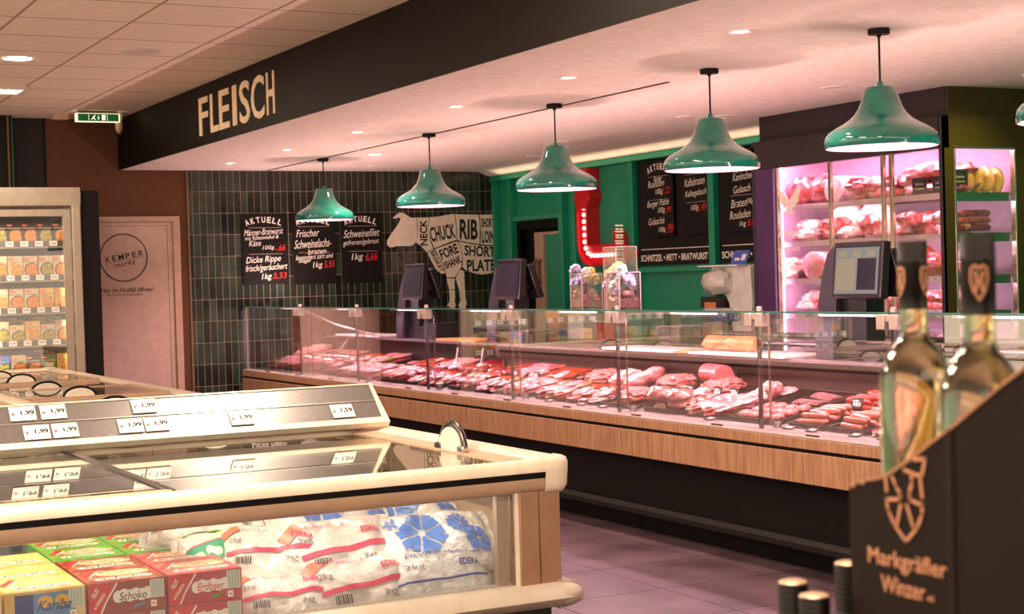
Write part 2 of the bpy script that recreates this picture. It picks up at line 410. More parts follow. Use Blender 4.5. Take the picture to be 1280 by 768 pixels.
# recessed spots
def make_spot():
    t = thing('recessed_spotlight', (0, 0, 0), '', 'ceiling spotlight')
    MB().lathe([(.036, -.001), (.052, -.006), (.055, -.001), (.055, 0)], (0, 0, 0), 'plaster', n=24).build('trim_ring', t)
    MB().lathe([(0, -.0012), (.036, -.0012)], (0, 0, 0), 'spot_lens', n=20).build('lens', t); return t
sp = make_spot(); first = True
names = ['nearest the black fascia sign end', 'above the leftmost teal pendant', 'left of the second pendant cord', 'left of the middle pendant cord', 'left of the fourth pendant cord', 'near the top edge']
for i, (x, y) in enumerate([(4.41, 13.67), (4.43, 12.24), (4.42, 10.73), (4.39, 9.02), (4.37, 7.57), (4.31, 5.90), (4.3, 4.2)]):
    o = sp if first else dup(sp, (x, y, ZS)); first = False; o.location = (x, y, ZS)
    o['label'] = ('small round lit spotlight in the lowered ceiling, ' + names[i]) if i < 6 else 'small lit ceiling spotlight beyond the top edge of the view'
    o['group'] = 'row of recessed spotlights in the lowered ceiling'
    lamp('spot', 'SPOT', (x, y, ZS - .012), 75, (1., .66, .60), .03, angle=105, blend=.8)
o = dup(sp, (5.35, 12.6, ZS)); o['label'] = 'bright round spotlight in the lowered ceiling above the hanging chalkboards'; o.scale = (1.5, 1.5, 1)
lamp('spot', 'SPOT', (5.35, 12.6, ZS - .012), 70, (1., .8, .62), .04, angle=120, blend=.8)
def make_unlit():
    t = thing('unlit_ceiling_ring', (0, 0, 0), '', 'ceiling fitting')
    MB().lathe([(.05, -.002), (.075, -.008), (.08, -.002), (.08, 0)], (0, 0, 0), 'plaster', n=28).build('trim_ring', t)
    MB().lathe([(0, -.001), (.05, -.001)], (0, 0, 0), 'lens_off', n=20).build('lens', t); return t
ur = make_unlit(); ur.location = (6.2, 7.56, ZS); ur['label'] = 'unlit round ceiling ring between the two nearest pendants'
for (x, y, l) in [(6.3, 9.27, 'unlit round ceiling ring between middle and fourth pendant'), (6.55, 9.15, 'unlit round ceiling ring just beside another above the green wall boards'), (5.9, 13.9, 'unlit ceiling ring close to the tiled wall'), (6.9, 12.6, 'unlit ceiling ring near the green corner'), (6.4, 11.2, 'unlit ceiling ring between second and middle pendant')]:
    dup(ur, (x, y, ZS), label=l)
# ceiling items in the aisle
o = dup(sp, (2.07, 10.86, ZC), label='large round recessed downlight in the tiled ceiling at left', group=None); o.scale = (2.6, 2.6, 1)
if 'group' in o: del o['group']
d = MB((2.74, 10.28, ZC)); d.lathe([(.0, -.012), (.09, -.012), (.12, -.01), (.135, -.003), (.135, 0)], (2.74, 10.28, ZC), 'white_trim', n=36)
d.build('ceiling_disc', label='beige round flat cover in the tiled ceiling', cat='ceiling vent')
def troffer_(x, y, sx, sy, label, power):
    t = thing('ceiling_light', (x, y, ZC), label, 'ceiling light')
    m = MB()
    for a in (-1, 1): m.box(a * sx / 2 - .015, a * sx / 2 + .015, -sy / 2, sy / 2, -.03, 0, 'white_trim'); m.box(-sx / 2, sx / 2, a * sy / 2 - .015, a * sy / 2 + .015, -.03, 0, 'white_trim')
    m.build('frame', t)
    m = MB(); m.box(-sx / 2 + .015, sx / 2 - .015, -sy / 2 + .015, sy / 2 - .015, -.012, -.004, 'troffer')
    for k in range(1, 9): q = -sx / 2 + sx * k / 9; m.box(q - .003, q + .003, -sy / 2, sy / 2, -.02, -.012, 'white_trim')
    m.build('diffuser', t)
    lamp('ceiling_light_lamp', 'AREA', (x, y, ZC - .035), power, (1., .80, .60), sx - .04, sy - .04)
troffer_(2.1, 12.46, .6, .3, 'lit louvred strip light in the tiled ceiling at the left edge', 22)
troffer_(2.62, 6.35, .34, .6, 'lit rectangular ceiling light above the price rail', 30)
troffer_(.3, 4.6, .6, 1.2, 'lit rectangular ceiling light left of the near freezer', 110)
troffer_(-1.2, 9.0, .6, 1.2, 'lit rectangular ceiling light over the left aisle', 110)
troffer_(1.0, 1.6, .6, 1.2, 'lit rectangular ceiling light near the camera', 60)
# exit sign
t = thing('exit_sign', (3.26, 13.9, ZC), 'green and white lit emergency exit sign hanging from the tiled ceiling', 'exit sign')
e = MB((3.26, 13.9, ZC)); e.box(3.12, 3.50, 13.88, 13.94, 2.945, 3.02, 'exit_white').build('housing', t, bev=.006)
F = FR_Y(13.879)
e = MB((3.26, 13.9, ZC)); e.box(3.135, 3.485, 13.876, 13.88, 2.951, 3.014, 'exit_green')
for x in (3.225, 3.385): e.box(x, x + .003, 13.874, 13.876, 2.957, 3.008, 'exit_white')
e.box(3.34, 3.37, 13.874, 13.876, 2.96, 3.005, 'exit_white')
Fe = FR_Y(13.8735)
e.ribbon([(3.25, 2.965), (3.262, 2.978), (3.272, 2.975), (3.268, 2.990), (3.28, 2.994)], .006, Fe, 0, 'exit_white'); e.ribbon([(3.272, 2.975), (3.282, 2.962)], .006, Fe, 0, 'exit_white'); e.box(3.274, 3.282, 13.873, 13.874, 2.996, 3.003, 'exit_white')
e.ribbon([(3.31, 2.998), (3.31, 2.97)], .005, Fe, 0, 'exit_white'); e.ribbon([(3.302, 2.98), (3.31, 2.968), (3.318, 2.98)], .004, Fe, 0, 'exit_white')
e.build('pictogram', t)
e = MB((3.26, 13.9, ZC)); e.box(3.14, 3.48, 13.885, 13.935, 3.02, ZC, 'seam').build('bracket', t)
MB((3.05, 14.2, ZC)).box(2.98, 3.12, 14.17, 14.25, 2.99, ZC, 'rim_beige').build('junction_box', bev=.004, label='small beige box on the ceiling left of the exit sign', cat='junction box')
m = MB((3.5, 13.98, ZC)); m.box(3.48, 3.54, 13.96, 14.0, 2.97, ZC, 'rim_beige'); m.blob((3.51, 13.97, 2.92), .035, .03, .07, 'rim_beige', amp=0)
m.build('motion_detector', label='small beige sensor hanging behind the exit sign beside the black fascia', cat='sensor')
# dark column with light strip at the far left
m = MB((2.5, 14.5, 0)); m.box(2.3, 2.66, 14.38, 14.57, 2.36, ZC, 'charcoal'); m.box(2.63, 2.645, 14.372, 14.38, 2.36, ZC, 'seam'); m.box(2.665, 2.68, 14.38, 14.57, 2.36, ZC, 'green_dark')
m.build('trim_7', kind='structure')
# FLEISCH lettering
t = thing('fascia_sign', (3.645, 11.15, 2.8), 'large cream FLEISCH lettering on the black fascia', 'sign')
F = FR_X(3.645)
tot = [('F', .19), ('L', .175), ('E', .19), ('I', .08), ('S', .225), ('C', .26), ('H', .27)]
y = 12.02
cs = [(12.02, 11.80), (11.74, 11.56), (11.51, 11.29), (11.20, 11.12), (11.05, 10.87), (10.83, 10.60), (10.54, 10.29)]
cs = []
# letter extents measured along the fascia
for ch, (a, b) in zip('FLEISCH', [(12.02, 11.79), (11.73, 11.53), (11.51, 11.27), (11.19, 11.095), (11.03, 10.80), (10.77, 10.49), (10.44, 10.10 + .18)]):
    m = MB((3.645, 11.15, 2.8)); m.text(ch, F, 0, 'letter_cream', w=a - b, hh=.29 + (.012 if ch in 'SC' else 0), cx=-(a + b) / 2, cy=2.798, bold=.012, thick=.006); m.build('letter', t)
m = MB((3.645, 5.7, 2.8)); m.text('I', F, 0, 'letter_cream', w=.14, hh=.29, cx=-5.78, cy=2.822, bold=.03, thick=.006)
m.build('fascia_sign_letter', label='tip of another cream letter on the black fascia, top edge of the photo', cat='sign')

# ================================================================== COW AND CHALKBOARDS
COW = {'head': [(6.613, 2.119), (6.547, 2.119), (6.514, 2.138), (6.472, 2.166), (6.426, 2.171), (6.387, 2.146), (6.356, 2.118), (6.371, 2.111), (6.417, 2.121), (6.44, 2.111), (6.423, 2.076), (6.383, 2.02), (6.328, 1.958), (6.283, 1.889), (6.282, 1.854), (6.308, 1.828), (6.346, 1.828), (6.385, 1.838), (6.461, 1.837), (6.538, 1.836), (6.577, 1.856), (6.606, 1.905), (6.615, 1.975), (6.611, 2.046)], 'neck': [(6.621, 2.119), (6.748, 2.12), (6.733, 2.044), (6.736, 1.974), (6.748, 1.889), (6.785, 1.806), (6.713, 1.772), (6.653, 1.834), (6.597, 1.87), (6.618, 1.933), (6.623, 2.003)], 'chuck': [(6.759, 2.122), (6.858, 2.128), (6.937, 2.142), (7.032, 2.152), (7.044, 2.041), (7.047, 1.891), (6.943, 1.86), (6.8, 1.81), (6.764, 1.888), (6.743, 1.974), (6.743, 2.044)], 'rib': [(7.044, 2.149), (7.307, 2.142), (7.315, 2.038), (7.305, 1.84), (7.165, 1.865), (7.059, 1.887), (7.055, 2.041)], 'loin': [(7.322, 2.141), (7.501, 2.143), (7.506, 1.826), (7.32, 1.84), (7.329, 1.966)], 'brisket': [(6.721, 1.765), (6.784, 1.796), (6.836, 1.717), (6.888, 1.631), (6.905, 1.552), (6.87, 1.55), (6.816, 1.59), (6.765, 1.676)], 'foreshank': [(6.803, 1.8), (6.943, 1.843), (7.051, 1.877), (7.092, 1.812), (7.104, 1.712), (7.093, 1.612), (7.027, 1.528), (7.018, 1.511), (6.931, 1.509), (6.917, 1.552), (6.904, 1.63), (6.852, 1.717)], 'plate': [(7.07, 1.872), (7.181, 1.85), (7.324, 1.825), (7.505, 1.815), (7.497, 1.562), (7.412, 1.539), (7.314, 1.53), (7.219, 1.551), (7.14, 1.582), (7.109, 1.611), (7.116, 1.711), (7.1, 1.812)], 'leg1': [(6.926, 1.499), (7.018, 1.499), (7.009, 1.457), (7.01, 1.388), (6.951, 1.39), (6.937, 1.445)], 'leg2': [(6.948, 1.384), (7.009, 1.383), (7.012, 1.314), (7.005, 1.257), (7.017, 1.228), (6.985, 1.208), (6.914, 1.215), (6.947, 1.259), (6.953, 1.316)], 'leg3': [(7.092, 1.586), (7.12, 1.568), (7.121, 1.482), (7.123, 1.396), (7.13, 1.282), (7.14, 1.245), (7.127, 1.203), (7.048, 1.201), (7.049, 1.227), (7.074, 1.269), (7.066, 1.369), (7.04, 1.456), (7.029, 1.506), (7.068, 1.569)]}
COWT = [('NECK', 6.681, 1.967, 0.257, 0.084, 90), ('CHUCK', 6.892, 1.964, 0.281, 0.152, 8), ('RIB', 7.186, 1.994, 0.203, 0.205, -2), ('SHORT', 7.405, 2.059, 0.144, 0.094, 0), ('LOIN', 7.405, 1.915, 0.144, 0.125, 0), ('BRISKET', 6.819, 1.675, 0.234, 0.046, -62), ('FORE', 6.956, 1.774, 0.211, 0.103, 20), ('SHANK', 6.997, 1.664, 0.195, 0.079, 20), ('SHORT', 7.306, 1.769, 0.351, 0.109, -4), ('PLATE', 7.318, 1.625, 0.328, 0.119, 0)]
YT = YB - .016
t = thing('cow_cuts_sign', (6.95, YT, 1.2), 'cream cow silhouette on the dark tiles divided into cuts of meat with lettering', 'wall sign')
pn = {'head': 'head', 'neck': 'neck', 'leg1': 'shin', 'leg2': 'hoof', 'leg3': 'back_leg'}
for k, p in COW.items():
    m = MB((6.95, YT, 1.2)); m.prism(p, FR_Y(YT), .0, .008, 'cow_cream'); m.build(pn.get(k, 'cut_panel'), t)
m = MB((6.95, YT, 1.2))
for (s_, x, z, w_, h_, r_) in COWT: m.text(s_, FR_Y(YT), .010, 'print_black', w=w_, hh=h_, cx=x, cy=z, rot=r_, bold=.03)
m.build('lettering', t)
def arc_text(m, s_, fr, h, mt, cx, cy, width, hh, rise):
    n = len(s_); step = width / n
    for i, ch in enumerate(s_):
        u = (i - (n - 1) / 2) / ((n - 1) / 2); m.text(ch, fr, h, mt, w=step * (.82), hh=hh, cx=cx + u * width / 2, cy=cy - rise * u * u, rot=-u * 22, bold=.03)
def board(parent_label, o, fr, W, H, lines, group, titled=True, gp='chalkboard'):
    # fr maps u in 0..W, v in 0..H (bottom left origin) ; lines: (text, cx, cy, w, h, colour)
    t = thing(gp, o, parent_label, 'chalkboard', group)
    m = MB(o); m.prism([(0, 0), (W, 0), (W, H), (0, H)], fr, 0, .018, 'board_black'); m.build('panel', t, bev=.003)
    m = MB(o)
    if titled: arc_text(m, 'AKTUELL', fr, .0195, 'chalk', W * .48, H * .915, W * .72, H * .085, H * .04)
    for L_ in lines:
        if L_[0] == '-': m.ribbon([(L_[1], L_[2]), (L_[3], L_[2])], .004, fr, .0195, 'chalk_grey')
        else:
            s_, x, y_, w_, h_ = L_[:5]; c_ = L_[5] if len(L_) > 5 else 'chalk'
            m.text(s_, fr, .0195, c_, w=w_ * 1.04, hh=h_ * 1.18, cx=x, cy=y_, shear=.25, rot=3, bold=.0)
    m.build('chalk_writing', t); return t
H0 = .68
bd = frame((4.785, YT, 1.495), (1, 0, 0), (0, 0, 1))
z = lambda py: (357 - py) / 88. * .68
board('chalkboard nearest the brown wall, offers at .66 and 3.33', (4.785, YT, 1.495), bd, .455, .675,
      [('-', .07, z(287), .40), ('Männer-Bratwurst', .22, z(292), .37, .05), ('mit Röstzwiebel &', .20, z(299), .32, .03), ('Käse', .13, z(306), .11, .045), ('100g', .26, z(312), .11, .04), ('-.66', .38, z(312), .10, .05, 'chalk_red'), ('-', .07, z(319.5), .40), ('Dicke Rippe', .21, z(327), .33, .065), ('frisch/geräuchert', .235, z(337), .40, .065), ('1kg', .235, z(348), .09, .06), ('3,33', .365, z(347), .13, .055, 'chalk_red')], 'chalkboards on the tiled wall')
bd = frame((5.29, YT, 1.485), (1, 0, 0), (0, 0, 1))
board('middle chalkboard on the tiled wall behind the leftmost pendant, price 5.55', (5.29, YT, 1.485), bd, .44, .685,
      [('-', .06, z(285), .38), ('Frischer', .16, z(293), .22, .06), ('Schweinelachs-', .21, z(306), .36, .07), ('braten', .25, z(316), .18, .045), ('-', .06, z(317.5), .38), ('besonders zart und', .22, z(322.5), .36, .04), ('mager', .12, z(329), .12, .03), ('1kg', .25, z(334), .09, .06), ('5,55', .37, z(333), .10, .06, 'chalk_red')], 'chalkboards on the tiled wall')
bd = frame((5.79, YT, 1.485), (1, 0, 0), (0, 0, 1))
board('chalkboard nearest the cow, one offer at 6.66', (5.79, YT, 1.485), bd, .43, .685,
      [('-', .08, z(285), .38), ('Schweinefilet', .22, z(294), .36, .065), ('gefroren/gebraut', .21, z(306), .36, .055), ('-', .08, z(317), .38), ('1kg', .165, z(325), .11, .07), ('6,66', .315, z(325), .12, .075, 'chalk_red')], 'chalkboards on the tiled wall')

# boards on the green wall
for (ya, yb, lab, txt, wd) in ((11.84, 10.74, 'large black menu panel with SCHNITZEL METT BRATWURST in the green frame', 'SCHNITZEL • METT • BRATWURST', 1.02), (10.62, 9.45, 'large black menu panel beside the cold cabinet, only SCHNITZEL showing', 'SCHNITZEL • METT • BRATWURST', 1.08)):
    t = thing('menu_panel', (GX, (ya + yb) / 2, 1.56), lab, 'menu board', 'black menu panels on the green wall')
    MB((GX, (ya + yb) / 2, 1.56)).box(GX - .03, GX - .001, yb, ya, 1.56, 2.47, 'board_panel').build('panel', t)
    fr = FR_X(GX - .03, ya)
    m = MB((GX, (ya + yb) / 2, 1.56)); m.text(txt, fr, .001, 'chalk', w=wd, hh=.058, cx=.03, cy=1.625, bold=.03, align='l')
    m.ribbon([(.04, 1.70), (ya - yb - .01, 1.70)], .007, fr, .001, 'chalk'); m.build('lettering', t)
def gboard(y0, y1, z0, z1, lines, lab, titled=True):
    bd = frame((GX - .04, y0, z0), (0, -1, 0), (0, 0, 1))
    board(lab, (GX - .04, y0, z0), bd, y0 - y1, z1 - z0, lines, 'small chalkboards on the menu panels', titled)
gboard(11.66, 11.24, 1.80, 2.46, [('-', .05, .52, .36), ('Rinder', .2, .50, .12, .045), ('Rouladen', .17, .46, .24, .05), ('100g', .21, .385, .1, .05), ('2,22', .32, .39, .12, .055, 'chalk_red'), ('-', .05, .32, .36), ('Burger Pattie', .19, .285, .32, .06), ('100g', .24, .225, .1, .05), ('1,99', .34, .225, .1, .05, 'chalk_red'), ('Gulaschis', .16, .14, .24, .05), ('100g', .24, .06, .1, .045), ('-.99', .35, .07, .12, .065, 'chalk_red')], 'small chalkboard at left on the first menu panel, three offers')
gboard(11.10, 10.72, 1.80, 2.46, [('-', .05, .50, .34), ('Kalbsbraten', .19, .44, .28, .055), ('Kalbsgulasch', .2, .34, .29, .055), ('-', .05, .27, .34), ('100g', .18, .22, .1, .05), ('1,49', .29, .22, .12, .055, 'chalk_red')], 'small chalkboard with veal offers right on the first menu panel', False)
gboard(10.46, 10.02, 1.80, 2.46, [('Rinder', .2, .50, .2, .045), ('Kaninchen', .22, .44, .26, .05), ('Gulasch', .2, .34, .22, .05), ('-', .05, .29, .4), ('Braten', .16, .23, .2, .055), ('100g', .3, .235, .08, .045), ('Rouladen', .17, .14, .26, .055), ('1kg', .2, .06, .08, .045), ('8,88', .33, .07, .12, .055, 'chalk_red')], 'small chalkboard on the second menu panel beside the cold cabinet', False)

# red marquee arrow
t = thing('marquee_arrow', (GX, 12.5, 1.9), 'red illuminated arrow bending down and right on the green wall', 'arrow sign')
u = lambda y: -y
path = [(-12.64, 2.47), (-12.64, 1.80)] + [(-12.64 + .13 - .13 * cos(a), 1.80 - .13 * sin(a)) for a in (R(25), R(50), R(75), R(90))] + [(-12.05, 1.67)]
F = FR_X(GX)
def band(pts, hw):
    out1, out2 = [], []
    for i, p in enumerate(pts):
        a = Vector(pts[max(i - 1, 0)]); b = Vector(pts[min(i + 1, len(pts) - 1)]); d = (b - a).normalized(); n_ = Vector((-d.y, d.x))
        out1.append(tuple(Vector(p) + n_ * hw)); out2.append(tuple(Vector(p) - n_ * hw))
    return out1 + out2[::-1]
m = MB((GX, 12.5, 1.9)); pl = band(path, .095)
m.prism(pl, F, .0, .10, 'red_paint'); m.prism([(-12.79, 2.20), (-12.49, 2.20), (-12.53, 2.28), (-12.53, 2.47), (-12.75, 2.47), (-12.75, 2.28)], F, 0, .13, 'red_paint'); m.prism([(-12.79, 2.20), (-12.73, 2.10), (-12.55, 2.10), (-12.49, 2.20)], F, 0, .13, 'red_paint')
m.build('arrow_body', t, bev=.004)
m = MB((GX, 12.5, 1.9)); m.prism([(-12.14, 1.90), (-11.82, 1.67), (-12.14, 1.46)], F, 0, .115, 'red_paint'); m.build('arrow_head', t, bev=.004)
m = MB((GX, 12.5, 1.9))
for s_ in (-1, 1):
    q = band(path, .10 + .02 * 0)
for (pa) in (path,):
    for s_ in (-1, 1):
        pp = [];
        for i, p in enumerate(pa):
            a = Vector(pa[max(i - 1, 0)]); b = Vector(pa[min(i + 1, len(pa) - 1)]); d_ = (b - a).normalized(); pp.append(Vector(p) + Vector((-d_.y, d_.x)) * .09 * s_)
        for i in range(len(pp) - 1):
            a, b = pp[i], pp[i + 1]; d_ = (b - a).normalized(); n_ = Vector((-d_.y, d_.x)) * .008
            m.prism([tuple(a - n_), tuple(b - n_), tuple(b + n_), tuple(a + n_)], F, .10, .135, 'red_paint')
m.build('raised_edge', t)
m = MB((GX, 12.5, 1.9)); L_ = 0
P = [Vector(p) for p in path]
acc = .05
for i in range(len(P) - 1):
    seg = (P[i + 1] - P[i]).length
    while acc < seg:
        q = P[i].lerp(P[i + 1], acc / seg); c = F(q.x, q.y, .112); m.blob(c, .012, .019, .019, 'bulb_red', amp=0, nu=10, nv=6); acc += .062
    acc -= seg
m.build('bulb', t, kind='stuff')

# ================================================================== PENDANTS
def make_pendant():
    t = thing('pendant_lamp', (0, 0, 2.04), '', 'pendant lamp', 'teal pendant lamps above the meat counter')
    pr = [(.250, 0), (.256, .004), (.257, .034), (.251, .054), (.236, .072), (.206, .092), (.172, .110), (.142, .129), (.118, .152), (.101, .178), (.090, .205), (.081, .235), (.073, .264), (.064, .274), (0, .277)]
    MB().lathe(pr, (0, 0, 0), 'teal_enamel', n=56).build('shade', t, ang=60)
    pi_ = [(.250, 0), (.249, .03), (.243, .046), (.222, .064), (.185, .083), (.145, .105), (.112, .132), (.09, .16), (.077, .2), (.068, .24), (0, .25)]
    MB().lathe(pi_, (0, 0, 0), 'lamp_inside', n=56).build('shade_lining', t, ang=60)
    MB().blob((0, 0, .12), .035, .035, .045, 'bulb', amp=0, nu=16, nv=10).fru((0, 0, .16), (0, 0, .24), .02, .022, 'white_trim').build('bulb', t)
    MB().fru((0, 0, .27), (0, 0, .30), .016, .012, 'teal_enamel', n=12).fru((0, 0, .30), (0, 0, .53), .005, .005, 'charcoal', n=8).build('cord', t)
    MB().lathe([(0, .50), (.008, .50), (.012, .512), (.048, .514), (.05, .518), (.05, .538), (0, .5395)], (0, 0, 0), 'black', n=28).build('ceiling_canopy', t)
    return t
pend = make_pendant()
PL = ['farthest teal pendant lamp, in front of the hanging chalkboards', 'teal pendant lamp in front of the cow sign', 'middle teal pendant lamp, left of the red arrow', 'green pendant lamp in front of the black menu panels', 'largest complete pendant lamp, in front of the cold cabinet', 'pendant lamp cut off by the right edge of the photo']
for i, (x, y) in enumerate([(5.05, 13.06), (5.0, 10.75), (4.95, 8.76), (4.94, 7.05), (4.90, 5.65), (4.86, 4.43)]):
    o = pend if i == 0 else dup(pend, (0, 0, 0)); o.location = (x, y, 2.04); o['label'] = PL[i]
    lamp('pendant_bulb', 'SPOT', (x, y, 2.04 + .075), 16, (1., .58, .70), .04, angle=140, blend=.3)
    lamp('pendant_glow', 'POINT', (x, y, 2.04 + .055), 1.6, (1., .62, .74), .03)

# ================================================================== MEAT COUNTER
CO = (5.2, 9.0, 0)
YA, YE = 14.47, 3.3                                  # far end, near end (runs out of frame)
DIV = [13.04, 11.75, 10.43, 9.12, 7.81, 6.46, 5.47, 4.2]
ct = thing('meat_counter', CO, 'long glass meat counter with oak front along the aisle', 'meat counter')
mb = lambda: MB(CO)
m = mb(); m.box(4.86, 5.9, YE, YA, .17, .475, 'charcoal'); m.build('base_panel', ct, bev=.004)
m = mb(); m.box(4.97, 5.85, YE, YA, .0, .10, 'black'); m.build('plinth', ct)
m = mb(); m.extr([(4.90, .10), (4.845, .12), (4.835, .15), (4.85, .175), (4.90, .18)], 'y', YE, YA, 'dark_brown'); m.build('kick_rail', ct)
m = mb(); m.box(4.72, 4.76, YE, YA, .475, .622, 'wood'); m.box(4.745, 4.95, YE, YA, .475, .49, 'black'); m.build('lower_fascia', ct, bev=.003)
m = mb(); m.box(4.735, 4.76, YE, YA, .622, .64, 'black'); m.build('shadow_groove', ct)
m = mb(); m.box(4.72, 4.76, YE, YA, .64, .69, 'wood'); m.build('upper_fascia', ct, bev=.003)
m = mb(); m.extr([(4.722, .690), (4.722, .698), (4.765, .706), (4.895, .706), (4.895, .690)], 'y', YE, YA, 'ledge'); m.build('front_ledge', ct, bev=.0015)
m = mb()
for k in range(14):
    y = 13.8 - k * .78; m.box(4.738, 4.748, y - .05, y + .05, .699, .709, 'chrome')
m.build('ledge_clip', ct, kind='stuff')
SL = .2
dz = lambda x: .700 + (x - 4.9) * SL
m = mb(); m.extr([(4.895, .69), (4.895, .702), (5.50, dz(5.50)), (5.50, .69)], 'y', YE, YA, 'deck_grey'); m.build('display_deck', ct)
m = mb(); m.box(5.495, 5.52, YE, YA - .45, .69, .985, 'counter_back'); m.extr([(5.52, .49), (5.52, .98), (5.9, .98), (5.9, .49)], 'y', YE, YA - .45, 'steel_soft')
m.box(4.74, 5.52, YE, YA, .49, .69, 'charcoal'); m.build('inner_body', ct)
m = mb(); m.box(5.40, 5.95, YE, YA - .45, .985, 1.005, 'worktop_steel'); m.build('worktop', ct, bev=.003)
ed = [YA] + DIV + [YE]
for a, b in zip(ed[:-1], ed[1:]):
    m = mb(); m.box(4.770, 4.776, b + .004, a - .004, .706, 1.282, 'g_front'); m.build('front_pane', ct)
    m = mb(); m.box(4.775, 5.16, b + .004, a - .004, 1.284, 1.292, 'g_top')
    m.box(4.762, 4.775, b + .004, a - .004, 1.283, 1.293, 'g_edge'); m.build('top_pane', ct)
m = mb(); m.box(4.78, 5.40, YA - .006, YA, .706, 1.282, 'g_pane'); m.build('end_pane', ct)
m = mb(); m.box(4.768, 4.785, YA - .02, YA + .002, .706, 1.282, 'steel_soft'); m.build('corner_profile', ct)
for i, y in enumerate(DIV):
    m = mb(); m.box(4.779, 4.792, y - .011, y + .011, .706, 1.24, 'steel_dark'); m.box(4.794, 4.84, y - .005, y - .001, .72, 1.24, 'g_pane'); m.box(4.838, 4.846, y - .008, y + .002, .72, 1.24, 'chrome'); m.build('divider_post', ct)
    m = mb()
    for s_ in (-1, 1): m.box(4.745, 4.80, y + s_ * .042 - .028, y + s_ * .042 + .028, 1.215, 1.283, 'clamp_grey')
    m.box(4.752, 4.80, y - .016, y + .016, 1.25, 1.283, 'clamp_grey'); m.fru((4.79, y, 1.29), (4.79, y, 1.315), .016, .014, 'clamp_grey', n=14)
    m.build('clamp', ct, bev=.004)
    m = mb(); m.fru((4.86, y - .03, .707), (4.86, y - .03, .735), .022, .020, 'steel', n=16); m.build('foot_disc', ct)
# light strips below the glass top
for a, b in zip(ed[:-1], ed[1:]):
    m = mb(); m.box(5.10, 5.14, b + .03, b + .07, 1.255, 1.280, 'steel_soft'); m.box(5.10, 5.14, a - .07, a - .03, 1.255, 1.280, 'steel_soft'); m.build('light_socket', ct)
    L2 = .42
    m = mb(); m.box(5.105, 5.135, a - .08 - L2, a - .08, 1.256, 1.264, 'led_pink'); m.build('light_strip', ct)
    lamp('counter_strip', 'AREA', (5.12, (a + b) / 2, 1.252), 9.5 * (a - b), (1., .60, .76), .03, a - b - .2)
    lamp('counter_strip', 'AREA', (5.12, a - .08 - L2 / 2, 1.268), 6 * (a - b), (1., .62, .58), .03, L2, rot=(pi, 0, 0))
# struts that carry the service shelf at the far end
m = mb()
for y in (13.0,): m.tube([(4.80, y - .02, 1.262), (5.05, y - .1, 1.13), (5.42, y - .25, 1.01)], .011, 'steel_soft')
m.tube([(5.42, 13.5, .99), (5.30, 13.6, .80)], .012, 'steel_soft')
m.build('strut', ct)
m = mb(); m.tube([(5.86, 8.4, 1.10), (5.86, YE, 1.10)], .020, 'steel_dark', n=14); m.tube([(5.80, 8.4, 1.055), (5.80, YE, 1.055)], .013, 'steel', n=12)
for y in (8.3, 7.0, 5.6, 4.2): m.tube([(5.80, y, 1.0), (5.80, y, 1.055), (5.86, y, 1.10)], .009, 'steel_dark')
m.build('wrapping_rail', ct)

# cutting boards on the worktop
def cboard(x0, x1, y0, y1, c, lab):
    MB(((x0 + x1) / 2, (y0 + y1) / 2, 1.005)).box(x0, x1, y0, y1, 1.005, 1.023, c).build('cutting_board', bev=.004, label=lab, cat='cutting board')
cboard(5.36, 5.66, 12.75, 13.7, 'board_white', 'white cutting board on the worktop at the far end of the counter')
cboard(5.36, 5.66, 8.12, 8.95, 'board_white', 'white cutting board on the worktop behind the bay left of the large sausage roll')
cboard(5.36, 5.66, 7.02, 7.95, 'board_white', 'white cutting board with a sausage log, right of the orange board')
cboard(5.38, 5.64, 7.98, 8.10, 'board_orange', 'narrow orange cutting board between two white ones')
cboard(5.40, 5.64, 10.9, 11.6, 'board_orange', 'orange cutting board on the worktop between the two far scales')
m = MB((5.5, 7.75, 1.023)); m.tube([(5.5, 8.0, 1.055), (5.5, 7.97, 1.06), (5.5, 7.93, 1.066), (5.5, 7.92, 1.07), (5.50, 7.47, 1.07), (5.5, 7.44, 1.068)], [.008, .02, .018, .045, .046, .036], 'salami_tan', n=20)
m.build('sausage_log', label='long tan sausage log lying on the white cutting board', cat='sausage')
